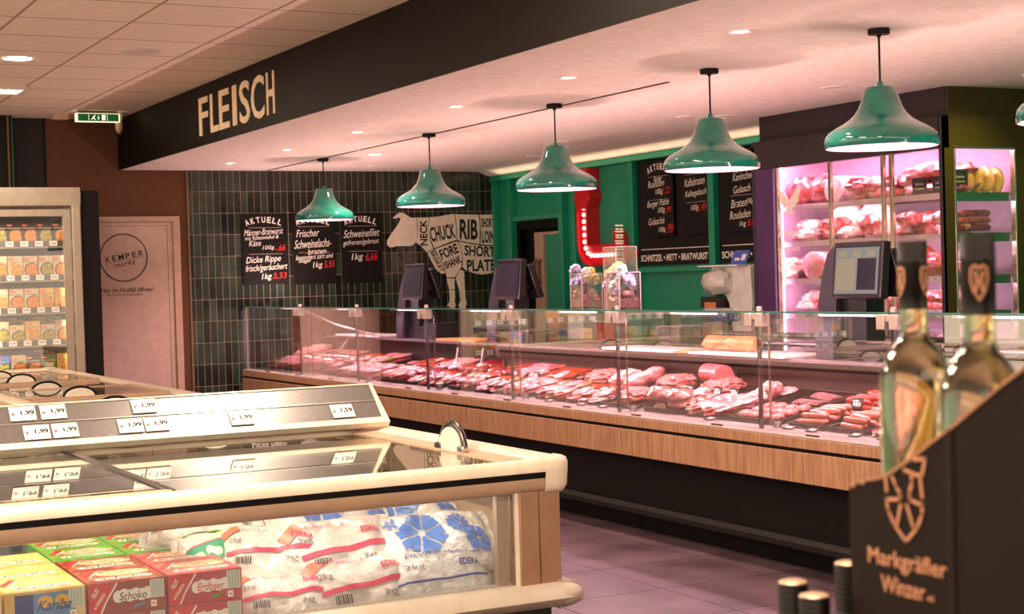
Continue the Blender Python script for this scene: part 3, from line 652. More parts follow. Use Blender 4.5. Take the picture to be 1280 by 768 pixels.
# scales with screens
def make_scale(on):
    t = thing('counter_scale', (0, 0, 1.005), '', 'scale', 'tall scales with screens on the counter')
    m = MB(); m.extr([(.0, 0), (.24, 0), (.26, .25), (.25, .5), (.20, .60), (.14, .615), (.095, .57), (.055, .45), (.02, .28), (0, .12)], 'y', .0, .15, 'scale_purple'); m.build('column', t, bev=.006)
    m = MB(); m.box(.06, .19, -.20, 0, .0, .36, 'scale_dark').box(.07, .12, -.3, 0, .34, .56, 'scale_dark'); m.build('neck', t, bev=.006)
    T = Matrix.Translation((.035, -.19, .475)) @ Matrix.Rotation(R(6), 4, 'Y')
    m = MB(); m.box(-.02, .035, -.195, .195, -.15, .15, 'scale_dark', T); m.build('display_housing', t, bev=.008)
    m = MB(); m.box(-.024, -.0205, -.17, .17, -.125, .118, 'screen' if on else 'screen_off', T)
    if on:
        m.box(-.026, -.0245, .01, .155, -.105, .06, 'screen_panel', T); m.box(-.026, -.0245, -.155, -.01, -.105, .06, 'screen_off', T)
        for q in (-.11, 0, .11): m.box(-.026, -.0245, q - .03, q + .03, .07, .10, 'screen_panel', T)
    m.build('screen', t)
    T2 = Matrix.Translation((.17, -.19, .46)) @ Matrix.Rotation(R(-20), 4, 'Y')
    m = MB(); m.box(-.03, .02, -.17, .17, -.13, .13, 'scale_dark', T2); m.box(-.10, -.03, -.1, .1, -.05, .06, 'scale_dark', T2); m.build('operator_display', t, bev=.008)
    m = MB(); m.box(.04, .38, -.42, -.02, .0, .09, 'scale_dark'); m.box(.06, .36, -.40, -.04, .09, .10, 'steel'); m.build('weighing_plate', t, bev=.006)
    return t
s3 = make_scale(True); s3.location = (5.46, 6.72, 1.005); s3['label'] = 'large counter scale with lit screen just left of the wine bottles'
s1 = make_scale(False); s1.location = (5.46, 12.38, 1.005); s1['label'] = 'farthest counter scale with dark screen, left of the cow legs'
dup(s1, (5.46, 10.66, 1.005), label='counter scale with dark screen covering the edge of the cow, left of the doorway')
m = MB((5.5, 11.75, 1.005)); m.box(5.45, 5.75, 11.70, 11.95, 1.005, 1.14, 'scale_dark'); m.box(5.44, 5.45, 11.72, 11.93, 1.03, 1.12, 'scale_purple'); m.build('label_printer', bev=.006, label='low dark label printer on the worktop right of the farthest scale', cat='printer')
# flower vases on the glass top
def vase(x, y, a, h, seed, lab, tall=False):
    rr = random.Random(seed)
    o = (x, y, 1.292); t = thing('glass_flower_vase', o, lab, 'vase', 'square glass vases with flowers on the counter')
    m = MB()
    for (x0, x1, y0, y1) in ((-a, -a + .005, -a, a), (a - .005, a, -a, a), (-a, a, -a, -a + .005), (-a, a, a - .005, a)): m.box(x0, x1, y0, y1, .004, h, 'wrap')
    m.box(-a, a, -a, a, 0, .008, 'wrap')
    for sx in (-1, 1):
        for sy in (-1, 1): m.box(sx * a - .0022, sx * a + .0022, sy * a - .0022, sy * a + .0022, .0, h, 'vase_edge')
        m.box(sx * a - .002, sx * a + .002, -a, a, h - .003, h + .001, 'vase_edge'); m.box(-a, a, sx * a - .002, sx * a + .002, h - .003, h + .001, 'vase_edge')
    m.build('glass_vase', t)
    b = MB(); b.box(-a + .008, a - .008, -a + .008, a - .008, .008, .06, 'straw')
    for k in range(26): b.blob((rr.uniform(-a, a) * .72, rr.uniform(-a, a) * .72, rr.uniform(.05, .10)), .03, .03, .022, ('straw', 'net_white', 'straw', 'pate')[k % 4], seed=k, amp=.3, nu=10, nv=6)
    b.build('pebbles', t)
    f = MB()
    for k in range(13):
        z0 = rr.uniform(.10, h * .9 + .06) if not tall else rr.uniform(.10, .22); cx, cy = rr.uniform(-a, a) * .8, rr.uniform(-a, a) * .8
        mt = ('flower_lilac', 'flower_yellow', 'flower_white', 'flower_lilac')[k % 4]; rad = .026
        for q in range(12):
            an = q * 2.4; f.blob((cx + rad * cos(an) * .9, cy + rad * sin(an) * .9, z0 + .018 * sin(an * 2)), .017, .017, .014, mt, seed=q, amp=.2, nu=8, nv=5)
        f.tube([(cx, cy, .06), (cx, cy, z0)], .002, 'herb', n=5)
    f.build('blossoms', t)
    g = MB()
    for k in range(40):
        an = rr.uniform(0, 6.28); cx, cy = rr.uniform(-a, a) * .8, rr.uniform(-a, a) * .8; z0 = rr.uniform(.08, min(h, .25)); l = rr.uniform(.02, .05)
        p = Vector((cx, cy, z0)); d_ = Vector((cos(an), sin(an), .6)).normalized() * l; n_ = Vector((-sin(an), cos(an), 0)) * .006
        g.add([p, p + d_ * .5 + n_, p + d_, p + d_ * .5 - n_], [(0, 1, 2, 3)], 'herb')
    if tall:
        g.tube([(0, 0, .1), (.005, 0, .48)], .002, 'herb', n=5)
        for k in range(14):
            z0 = .26 + k * .018
            for s_ in (-1, 1): g.blob((s_ * .014, 0, z0 + .004 * (k % 2)), .013 + .004 * (k % 3), .012, .006, 'flower_leaf', amp=0, nu=8, nv=4)
    g.build('leaves', t)
mat('flower_lilac', (176, 166, 214), .6, c2=(214, 206, 236), scale=50); mat('flower_yellow', (226, 214, 120), .6, c2=(240, 232, 170), scale=50)
mat('vase_edge', (226, 176, 196), .2)
mat('straw', (170, 118, 128), .7, c2=(206, 160, 160), scale=90)
mat('flower_white', (246, 240, 236), .6); mat('flower_leaf', (196, 196, 176), .6)
vase(5.04, 8.58, .072, .215, 1, 'short square glass vase with lilac and yellow flowers, leftmost on the counter')
vase(5.07, 8.22, .072, .37, 2, 'tallest square glass vase with an upright leafy stem', True)
vase(4.94, 7.98, .072, .215, 3, 'short square glass vase with white flowers in front of the tallest one')

# ------------------------------------------------------------------ meat
def pm(name, f):
    m = MB(); f(m); return m
PROTO = {}
def proto(k, name, lab, cat, f):
    m = MB(); f(m); o = m.build(name, label=lab, cat=cat); COL.objects.unlink(o); PROTO[k] = (o, lab, cat)
def steak(m, mt, s=1, fat=True):
    m.blob((0, 0, .014 * s), .075 * s, .055 * s, .02 * s, mt, seed=2, amp=.35, fq=1.6, flat=.3)
    if fat: m.blob((.0, .045 * s, .015 * s), .06 * s, .016 * s, .018 * s, 'fat_white', seed=5, amp=.3, fq=2)
proto('steak', 'beef_steak', 'beef steak', 'meat', lambda m: steak(m, 'meat_red'))
proto('chop', 'pork_chop', 'pork chop', 'meat', lambda m: steak(m, 'meat_pink'))
proto('schnitzel', 'pork_schnitzel', 'pork schnitzel', 'meat', lambda m: m.blob((0, 0, .013), .085, .06, .018, 'meat_pink', seed=9, amp=.4, fq=1.8, flat=.3))
proto('marin', 'marinated_steak', 'marinated steak', 'meat', lambda m: m.blob((0, 0, .014), .08, .055, .02, 'marinade', seed=4, amp=.4, fq=2, flat=.3))
proto('dark', 'beef_cut', 'dark beef cut', 'meat', lambda m: m.blob((0, 0, .03), .085, .06, .034, 'meat_dark', seed=3, amp=.3, fq=2, flat=.3))
proto('pale', 'turkey_slice', 'pale slice', 'meat', lambda m: m.blob((0, 0, .014), .07, .05, .02, 'meat_pale', seed=19, amp=.4, fq=2, flat=.3))
proto('mauve', 'pork_slice', 'mauve slice', 'meat', lambda m: m.blob((0, 0, .016), .075, .052, .022, 'meat_mauve', seed=29, amp=.4, fq=2, flat=.3))
proto('herbed', 'herbed_steak', 'herbed slice', 'meat', lambda m: m.blob((0, 0, .014), .07, .05, .02, 'herb_meat', seed=39, amp=.4, fq=2, flat=.3))
proto('roast', 'roast_joint', 'rolled roast', 'meat', lambda m: m.blob((0, 0, .045), .11, .06, .05, 'meat_pink', seed=6, amp=.2, fq=2.2, flat=.2).blob((0, .0, .055), .112, .05, .045, 'fat_white', seed=8, amp=.35, fq=3))
proto('mince', 'minced_meat', 'heap of mince', 'meat', lambda m: m.blob((0, 0, .03), .115, .15, .05, 'mince', seed=1, amp=.35, fq=5, nu=36, nv=18, flat=.5))
proto('ball', 'meat_patty', 'patty', 'meat', lambda m: m.blob((0, 0, .018), .04, .04, .02, 'mince', seed=1, amp=.12, fq=4, flat=.2))
def saus(m, mt, r=.016, L=.09, n=14):
    pts = [(.015 - .02 * cos(-.9 + 1.8 * i / n) , L * (2 * i / n - 1), r) for i in range(n + 1)]
    rs = [r * min(1, max(.25, math.sqrt(max(0, 1 - (2 * i / n - 1) ** 8)))) for i in range(n + 1)]
    m.tube(pts, rs, mt, n=12)
proto('saus_p', 'bratwurst', 'pale sausage', 'sausage', lambda m: saus(m, 'sausage_pink'))
proto('saus_r', 'smoked_sausage', 'red sausage', 'sausage', lambda m: saus(m, 'sausage_red', .015, .11))
proto('bol', 'bologna_roll', 'bologna roll', 'sausage', lambda m: m.tube([(0, -.14, .06), (0, -.138, .06), (0, .12, .06), (0, .14, .06)], [.0575, .06, .06, .035], 'bologna', n=28))
proto('ham', 'ham_piece', 'wrapped ham piece', 'ham', lambda m: m.blob((0, 0, .05), .07, .095, .052, 'ham_slice', seed=7, amp=.2, fq=1.5, flat=.1))
def fan(m, mt):
    for k in range(7):
        T = Matrix.Translation((0, -.10 + k * .032, .012 + .0)) @ Matrix.Rotation(R(-58), 4, 'X')
        vs = [T @ Vector((.052 * cos(a), .04 + .04 * sin(a), w_)) for w_ in (0, .004) for a in [i * pi / 10 for i in range(20)]]
        m.add(vs, [tuple(range(20))[::-1], tuple(range(20, 40))] + [(i, (i + 1) % 20, 20 + (i + 1) % 20, 20 + i) for i in range(20)], mt)
proto('fan', 'sliced_sausage', 'fanned slices', 'cold cuts', lambda m: fan(m, 'ham_slice'))
proto('pate', 'pate_loaf', 'dark pate loaf', 'pate', lambda m: (m.box(-.06, .06, -.10, .10, 0, .07, 'pate'), m.box(-.062, .062, -.102, .102, .07, .078, 'ham_slice')))
proto('bag', 'wrapped_meat', 'film wrapped meat', 'meat', lambda m: (m.blob((0, 0, .03), .07, .09, .035, 'meat_pink', seed=12, amp=.3, flat=.2), m.blob((0, 0, .033), .08, .10, .042, 'wrap', seed=13, amp=.25, fq=3, flat=.2)))
def mktray():
    m = MB(); a, b, h = .135, .195, .022
    m.box(-a, a, -b, b, 0, .006, 'tray_black')
    for (x0, x1, y0, y1) in ((-a, -a + .008, -b, b), (a - .008, a, -b, b), (-a, a, -b, -b + .008), (-a, a, b - .008, b)): m.box(x0, x1, y0, y1, .004, h, 'tray_black')
    o = m.build('meat_tray', bev=.002); COL.objects.unlink(o); return o
TRAY = mktray()
LT = {'steak': [('g', 3, 2, .16, .12)], 'x': []}
bays = ['first bay by the wall', 'second bay', 'third bay', 'fourth bay', 'bay left of the vases', 'bay under the vases', 'sausage log bay', 'bay beside the bottles', 'bay behind the bottles']
PLAN = [  # (front row kinds, back row kinds) far -> near for each bay
    (['schnitzel', 'chop', 'bag'], ['roast', 'schnitzel', 'chop']),
    (['bag', 'schnitzel', 'chop'], ['marin', 'chop', 'fan']),
    (['schnitzel', 'dark', 'marin'], ['marin', 'chop', 'dark']),
    (['steak', 'marin', 'schnitzel'], ['dark', 'steak', 'marin']),
    (['schnitzel', 'marin', 'mince'], ['mince', 'roast', 'mince']),
    (['bag', 'schnitzel', 'ball'], ['mince', 'roast', 'fan']),
    (['saus_p', 'saus_p', 'marin'], ['saus_r', 'fan', 'saus_p']),
    (['bag', 'ham', 'pate'], ['dark', 'ham', 'steak']),
    (['ham', 'fan'], ['ham', 'fan'])]
GRID = {'steak': (2, 3, .13, .12, 2), 'chop': (2, 3, .13, .12, 2), 'schnitzel': (2, 3, .13, .12, 2), 'marin': (3, 3, .085, .12, 2), 'dark': (2, 3, .12, .12, 1), 'roast': (2, 2, .11, .17, 1), 'mince': (1, 1, 0, 0, 1),
        'ball': (3, 4, .082, .09, 1), 'saus_p': (6, 1, .04, 0, 2), 'saus_r': (6, 1, .04, 0, 2), 'ham': (2, 2, .12, .19, 1), 'fan': (2, 1, .12, 0, 1), 'pate': (2, 2, .13, .2, 1), 'bag': (2, 2, .12, .19, 2)}
GZ = {'steak': .03, 'chop': .03, 'schnitzel': .026, 'saus_p': .028, 'marin': .024, 'saus_r': .026, 'bag': .05}
pos_w = ['left', 'middle', 'right']
AD = {'pale': 'pale pink slice of meat', 'mauve': 'dark pink slice of meat', 'herbed': 'brown and green seasoned slice', 'steak': 'red marbled beef steak', 'chop': 'pink pork chop with white fat edge', 'schnitzel': 'flat pink pork schnitzel', 'marin': 'orange marinated meat slice', 'dark': 'dark red cut of beef', 'roast': 'pink joint with white fat',
      'mince': 'bumpy heap of pink minced meat', 'ball': 'round minced meat patty', 'saus_p': 'pale pink sausage', 'saus_r': 'shiny red smoked sausage', 'ham': 'pink rounded piece of ham', 'fan': 'fan of thin pink sausage slices', 'pate': 'dark pate loaf with pink top', 'bag': 'meat wrapped in clear film'}
rr = random.Random(5)
for bi, (a, b) in enumerate(zip(ed[:-1], ed[1:])):
    if bi >= len(PLAN): break
    for row, kinds in enumerate(PLAN[bi]):
        n = len(kinds); w_ = (a - b - .06) / n
        for k, kd in enumerate(kinds):
            y = a - .03 - w_ * (k + .5); x = 5.055 if row == 0 else 5.345
            T = Matrix.Translation((x, y, dz(x) + .0035)) @ Matrix.Rotation(-math.atan(SL), 4, 'Y')
            tr = TRAY.copy(); COL.objects.link(tr); tr.matrix_world = T; tr.scale = (1, min(1.06, (w_ - .02) / .39), 1)
            pw = pos_w[k] if n == 3 else ['left', 'right'][k]
            rw = ['front', 'back'][row]
            where = f'{rw} {pw} tray, {bays[bi]}'
            tr['label'] = f'shallow black meat tray, the {where}'; tr['category'] = 'tray'; tr['group'] = 'black trays in the meat counter'
            nx, ny, sx, sy, lay = GRID[kd]; src, lb, cat = PROTO[kd]
            for l in range(lay):
                for i in range(nx - (l if nx > 2 else 0)):
                    for j in range(ny):
                        px_ = (i - (nx - (l if nx > 2 else 0) - 1) / 2) * sx; py_ = (j - (ny - 1) / 2) * sy * min(1, w_ / .42)
                        alt = kd in ('steak', 'chop', 'schnitzel', 'marin', 'dark', 'bag', 'roast') and rr.random() < .38; ak = rr.choice(('pale', 'mauve', 'herbed', 'pale')) if alt else kd
                        srcx, lbx, catx = PROTO[ak]; o = srcx.copy(); COL.objects.link(o)
                        T2 = T @ Matrix.Translation((px_ + rr.uniform(-.005, .005), py_ + rr.uniform(-.006, .006), .007 + l * GZ.get(kd, .03))) @ Matrix.Rotation(rr.uniform(-.25, .25) + (pi if rr.random() < .5 and kd not in ('fan',) else 0), 4, 'Z')
                        o.matrix_world = T2; s_ = rr.uniform(.92, 1.06); o.scale = (s_, s_, s_)
                        o['label'] = f'{AD[ak]} in {where}'; o['category'] = catx; o['group'] = f'{lbx} pieces, {where}'
o = PROTO['bol'][0].copy(); COL.objects.link(o); o.location = (5.38, 8.02 - .32, .835); o.rotation_euler = (0, 0, R(-14)); o['label'] = 'thick pink bologna roll lying behind the red sausages'; o['category'] = 'sausage'
# price signs
def sign_proto():
    m = MB(); m.box(-.003, .003, -.034, .034, 0, .042, 'tag_black')
    F = FR_X(-.0035)
    m.ribbon([(-.022, .030), (.012, .030)], .005, F, 0, 'chalk'); m.ribbon([(-.010, .014), (-.010, .020)], .012, F, 0, 'chalk'); m.ribbon([(.006, .012), (.006, .022)], .010, F, 0, 'chalk'); m.ribbon([(.022, .012), (.022, .022)], .008, F, 0, 'chalk')
    o = m.build('price_sign'); COL.objects.unlink(o); return o
SG = sign_proto()
for i, (x, y, z_, lean) in enumerate([(4.945, 7.62, .713, -25), (4.945, 7.36, .713, -25), (4.945, 7.12, .713, -25), (5.20, 7.72, .79, -18), (5.20, 7.44, .79, -18), (5.20, 7.28, .79, -18), (5.20, 7.0, .79, -18), (5.21, 6.25, .79, -18), (5.21, 6.05, .79, -18), (5.21, 5.92, .79, -18), (5.21, 5.75, .79, -18), (5.21, 9.9, .79, -18), (5.21, 9.6, .79, -18), (5.21, 11.2, .79, -18), (5.21, 12.4, .79, -18), (5.42, 7.6, .86, -18), (5.42, 6.2, .86, -18), (5.42, 5.9, .86, -18)]):
    o = SG.copy(); COL.objects.link(o); o.scale = (1, 1.25, 1.3); o.location = (x, y, z_); o.rotation_euler = (0, R(-lean), 0)
    zone = 'front of the bay with the large sausage log' if i < 3 else 'middle of the bay with the large sausage log' if i < 7 else 'middle of the bay left of the wine bottles' if i < 11 else 'bay right of the middle of the far counter' if i < 13 else 'third bay from the left' if i == 13 else 'second bay from the left' if i == 14 else 'back row behind the red sausages' if i == 15 else 'back row left of the wine bottles'
    o['label'] = f'small black price sign, {zone}'; o['category'] = 'price sign'; o['group'] = f'black price signs, {zone}'
for i, y in enumerate([6.32, 6.14, 5.82, 5.62, 7.0, 8.1, 8.35, 8.75]):
    o = SG.copy(); COL.objects.link(o); o.location = (4.83, y, .7105); o.rotation_euler = (0, R(78), 0)
    zone = 'left of the wine bottles' if i < 4 else 'right of the flower vases' if i < 5 else 'below the flower vases'
    o['label'] = f'flat black price sign lying on the pale ledge, {zone}'; o['category'] = 'price sign'; o['group'] = f'flat price signs on the ledge, {zone}'
# white meat forks / ladles
for y, lab in ((11.05, 'white spoon standing in a tray left of the second scale'), (10.62, 'white spoon standing in the red meat')):
    m = MB((5.3, y, .81)); m.tube([(5.3, y, .81), (5.32, y - .02, .97)], .006, 'tag_white'); m.blob((5.3, y, .83), .02, .03, .03, 'tag_white', amp=0); m.build('serving_spoon', label=lab, cat='spoon')

# back work cabinet on the green wall with the slicer
t = thing('back_cabinet', (7.2, 11.2, 0), 'low steel service cabinet along the green wall behind the counter', 'cabinet')
m = MB((7.2, 11.2, 0)); m.box(6.95, 7.44, 9.4, 13.05, .06, .9, 'steel_soft').build('carcass', t, bev=.004)
m = MB((7.2, 11.2, 0)); m.box(6.92, 7.45, 9.38, 13.07, .9, .93, 'steel').build('top', t, bev=.003)
for k in range(4):
    y = 9.45 + k * .9; d_ = MB((7.2, 11.2, 0)); d_.box(6.935, 6.95, y, y + .86, .1, .86, 'steel_soft'); dd_ = d_.build('door', t, bev=.002)
    MB((7.2, 11.2, 0)).box(6.915, 6.935, y + .3, y + .56, .78, .80, 'chrome').build('handle', dd_)
# bag dispenser machine on the service cabinet
o3 = (7.15, 9.95, .93); t = thing('bag_dispenser', o3, 'white machine with a clear plastic bag bulging at its side, left of the cold cabinet', 'machine')
m = MB(o3); m.extr([(9.70, .93), (9.90, .93), (9.96, 1.25), (10.02, 1.33), (10.18, 1.50), (10.18, 1.53), (9.68, 1.53), (9.66, 1.2)], 'x', 7.1, 7.28, 'tag_white'); m.build('stand', t, bev=.01)
m = MB(o3); m.box(7.02, 7.3, 9.98, 10.22, .93, 1.30, 'counter_back').box(7.015, 7.02, 10.01, 10.16, 1.21, 1.26, 'board_orange').build('box', t, bev=.004)
mat('bag_film', (214, 214, 206), .15, c2=(240, 238, 230), scale=14, coat=.5)
m = MB(o3); m.blob((7.08, 10.06, 1.41), .11, .17, .105, 'bag_film', seed=4, amp=.25, fq=2.4); m.build('plastic_bag', t)
m = MB(o3); m.box(7.0, 7.28, 9.70, 10.22, 1.53, 1.542, 'tag_white').build('tray', t, bev=.003)
mat('card_blue', (54, 96, 196), .5)
m = MB((7.1, 9.8, 1.542)); T = Matrix.Translation((7.08, 9.80, 1.545)) @ Matrix.Rotation(R(25), 4, 'Y'); m.box(0, .004, -.1, .1, 0, .11, 'card_blue', T); m.box(-.002, 0, -.07, -.02, .03, .08, 'tag_white', T); m.box(-.002, 0, .0, .06, .03, .05, 'tag_white', T)
m.build('card_pack', label='blue and white card pack leaning on top of the white machine', cat='card')
m = MB((7.1, 9.3, .93))
m.tube([(7.0 + .03 * cos(k * .9), 10.05 - k * .006, 1.15 + .03 * sin(k * .9)) for k in range(60)], .006, 'card_blue', n=6); m.build('coiled_cable', label='blue coiled cable by the white machine', cat='cable')
for i, (y, w_, h_, c_, l_) in enumerate([(12.7, .22, .26, 'board_orange', 'orange'), (12.3, .28, .2, 'tag_white', 'white'), (11.8, .3, .15, 'red_paint', 'red'), (11.3, .2, .22, 'green_paint', 'green'), (10.8, .3, .12, 'steel_soft', 'steel')]):
    m = MB((7.2, y, .93)); m.extr([(y - w_ / 2, .93), (y + w_ / 2, .93), (y + w_ / 2 * .96, .93 + h_), (y - w_ / 2 * .96, .93 + h_)], 'x', 7.1, 7.35, c_); m.box(7.09, 7.36, y - w_ / 2, y + w_ / 2, .93 + h_, .945 + h_, 'tag_white')
    m.build('lidded_tub', bev=.006, label=f'{l_} lidded tub on the service cabinet by the green wall', cat='tub')

# ================================================================== COLD CABINET (right)
FX, FY0, FY1 = 6.80, 7.30, 9.22
o4 = (7.15, 8.25, 0); fr = thing('cold_cabinet', o4, 'tall dark cold cabinet full of meat with pink light and sliding glass doors', 'refrigerator')
f = lambda: MB(o4)
m = f(); m.box(6.87, GX, 7.34, 9.21, 2.402, ZS - .001, 'fridge_face'); m.box(6.875, GX + .25, 7.325, 7.34, 2.39, ZS - .001, 'olive_lamp_tint'); m.build('upper_casing', fr, bev=.003)
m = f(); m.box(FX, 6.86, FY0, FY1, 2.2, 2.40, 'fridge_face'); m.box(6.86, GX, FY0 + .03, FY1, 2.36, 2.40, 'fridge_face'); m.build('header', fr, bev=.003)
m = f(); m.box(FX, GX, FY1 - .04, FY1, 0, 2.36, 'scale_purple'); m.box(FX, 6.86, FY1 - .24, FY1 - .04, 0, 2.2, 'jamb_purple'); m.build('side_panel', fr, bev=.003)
m = f()
m.box(FX, 6.895, FY0, FY0 + .03, 0, 2.40, 'olive_lamp_tint'); m.box(7.39, GX + .25, FY0, FY0 + .03, 0, 2.40, 'olive_lamp_tint'); m.box(6.895, 7.39, FY0, FY0 + .03, 2.205, 2.40, 'olive_lamp_tint'); m.box(6.895, 7.39, FY0, FY0 + .03, 0, .6, 'olive_lamp_tint')
m.build('end_panel', fr)
m = f()
for (x0, x1, z0, z1) in ((6.888, 6.902, .6, 2.21), (7.383, 7.397, .6, 2.21), (6.888, 7.397, 2.198, 2.212)): m.box(x0, x1, FY0 - .008, FY0 + .03, z0, z1, 'chrome')
m.build('window_frame', fr, bev=.002)
m = f(); m.box(6.90, 7.385, FY0 + .008, FY0 + .014, .6, 2.2, 'g_pane'); m.build('window_pane', fr)
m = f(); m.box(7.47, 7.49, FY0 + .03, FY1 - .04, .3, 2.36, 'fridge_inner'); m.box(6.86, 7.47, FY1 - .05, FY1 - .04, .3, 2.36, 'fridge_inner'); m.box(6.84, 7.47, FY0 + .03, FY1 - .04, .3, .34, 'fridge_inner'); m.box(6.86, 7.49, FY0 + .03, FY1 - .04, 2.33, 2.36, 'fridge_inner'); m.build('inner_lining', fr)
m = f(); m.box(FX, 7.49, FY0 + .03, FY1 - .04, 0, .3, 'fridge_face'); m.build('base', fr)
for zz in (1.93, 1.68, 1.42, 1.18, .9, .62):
    m = f(); m.box(6.90, 7.46, FY0 + .05, FY1 - .07, zz - .012, zz, 'shelf_steel'); m.box(6.895, 6.905, FY0 + .05, FY1 - .07, zz - .03, zz + .008, 'shelf_steel'); m.box(6.92, 7.37, FY0 + .035, FY0 + .045, zz - .05, zz + .005, 'green_reflection'); m.build('shelf', fr)
for zz in (1.93, 1.68, 1.42, 1.18):
    lamp('cold_cabinet_shelf_fill', 'AREA', (6.93, 8.26, zz - .02), 6, (1., .62, .84), .03, 1.75, rot=(0, R(-25), 0))  # unseen fill lights, added to brighten the shelves below
m = f()
for y in (8.94, 8.36, 7.84, 7.76): m.box(FX - .004, FX + .018, y - .015, y + .015, .3, 2.2, 'chrome')
m.box(FX - .004, FX + .02, FY0 + .0, FY0 + .02, 0, 2.4, 'fridge_face'); m.build('door_profile', fr, bev=.002)
for (a, b, x) in ((8.98, 8.36, .006), (8.36, 7.78, .012), (7.80, 7.33, .006)):
    m = f(); m.box(FX + x, FX + x + .004, b, a, .3, 2.2, 'g_pane'); m.build('sliding_pane', fr)
m = f(); F = FR_X(FX + .002)
for s_ in (-1, 1):
    c_ = -8.80
    m.prism([(c_ + s_ * q0, q1) for q0, q1 in ((.105, 2.06), (.12, 2.02), (.095, 1.955), (.05, 1.915), (.012, 1.945), (-.002, 1.965))], F, 0, .0012 + .0004 * s_, 'chalk')
    m.prism([(c_ + s_ * q0, q1) for q0, q1 in ((.020, 1.942), (.035, 1.925), (-.028, 1.865), (-.042, 1.882))], F, 0, .0012 + .0004 * s_, 'chalk')
m.build('cleaver_emblem', fr); m = f(); m.text('AUSWAHL', F, .001, 'chalk', w=.26, hh=.04, cx=-8.80, cy=1.74, bold=.02); m.build('glass_lettering', fr); m = f(); m.text('handwerk', F, .001, 'chalk_grey', w=.2, hh=.035, cx=-8.80, cy=1.685, shear=.3); m.build('glass_lettering', fr); m = f(); m.text('QUALITÄT', F, .001, 'chalk', w=.22, hh=.034, cx=-8.80, cy=1.63, bold=.02)
m.build('glass_lettering', fr); m = f(); m.text('BRATWURST', F, .001, 'chalk', w=.26, hh=.035, cx=-8.80, cy=1.50, bold=.02)
m.build('glass_lettering', fr)
m = f(); m.box(6.87, 6.895, FY0 + .06, FY1 - .08, 2.29, 2.31, 'led_fridge'); m.build('glow_bar', fr)
lamp('cold_cabinet_lamp', 'AREA', (6.93, 8.26, 2.30), 20, (1., .58, .84), .06, 1.8, rot=(0, R(-20), 0))
m = f(); m.box(6.86, 6.872, 8.965, 8.975, .35, 2.2, 'lamp_inside').build('jamb_light', fr)
lamp('cold_cabinet_lamp', 'AREA', (6.87, 8.955, 1.4), 5, (1., .62, .88), .03, 1.6, rot=(R(90), 0, R(0)))
def put(m, y, x, z_, lab, cat, name, grp=None):
    m.build(name, label=lab, cat=cat, group=grp)
rf = random.Random(3)
items = [  # (kind, y, z, size, label words)
 ('fat', 9.0 - .02, 1.93, 'block of red meat at the far end of the top shelf'), ('roll', 8.52, 1.93, 'white netted roll on the top shelf'), ('block', 8.72, 1.93, 'red and pink meat block on the top shelf beside the white roll'), ('pieces', 8.18, 1.93, 'pink meat cuts on the top shelf between the posts'), ('slab2', 7.55, 1.93, 'two stacked pink pork bellies on the top shelf'),
 ('pieces', 8.75, 1.68, 'pink and orange joints on the second shelf, far end'), ('slabup', 8.5, 1.68, 'upright pink pork joint on the second shelf left of the post'), ('slabup', 8.22, 1.68, 'upright pink pork joint on the second shelf right of the post'), ('pieces', 7.95, 1.68, 'heap of pale cuts on the second shelf'), ('pieces', 7.6, 1.68, 'marbled cuts on the second shelf behind the bottle'),
 ('rollend', 8.72, 1.42, 'thick pink ham roll on the third shelf, left one'), ('rollend', 8.48, 1.42, 'thick pink ham roll on the third shelf, right one'), ('pieces', 8.1, 1.42, 'pink cuts on the third shelf behind the scale'), ('pieces', 7.65, 1.42, 'pink cuts on the third shelf by the bottle neck'),
 ('rollend', 8.55, 1.18, 'pink ham piece on the fourth shelf'), ('pieces', 8.25, 1.18, 'red cuts on the fourth shelf behind the scale'), ('pieces', 7.6, 1.18, 'red cuts on the fourth shelf by the bottle neck'), ('pieces', 8.9, 1.18, 'dark cuts on the fourth shelf, far end'),
 ('pieces', 8.42, 1.68, 'red cuts between the two upright joints on the second shelf'), ('pieces', 8.0, 1.93, 'small pink cuts on the top shelf right of the middle post'), ('pieces', 8.95, 1.42, 'cuts at the far end of the third shelf'), ('block', 7.85, 1.42, 'red meat block on the third shelf near the middle post'), ('pieces', 7.95, 1.18, 'cuts on the fourth shelf near the middle post'), ('pieces', 8.95, 1.68, 'small cuts at the far end of the second shelf'), ('pieces', 8.6, .9, 'pink cuts on the fifth shelf, far half'), ('pieces', 7.8, .9, 'pink cuts on the fifth shelf, near half')]
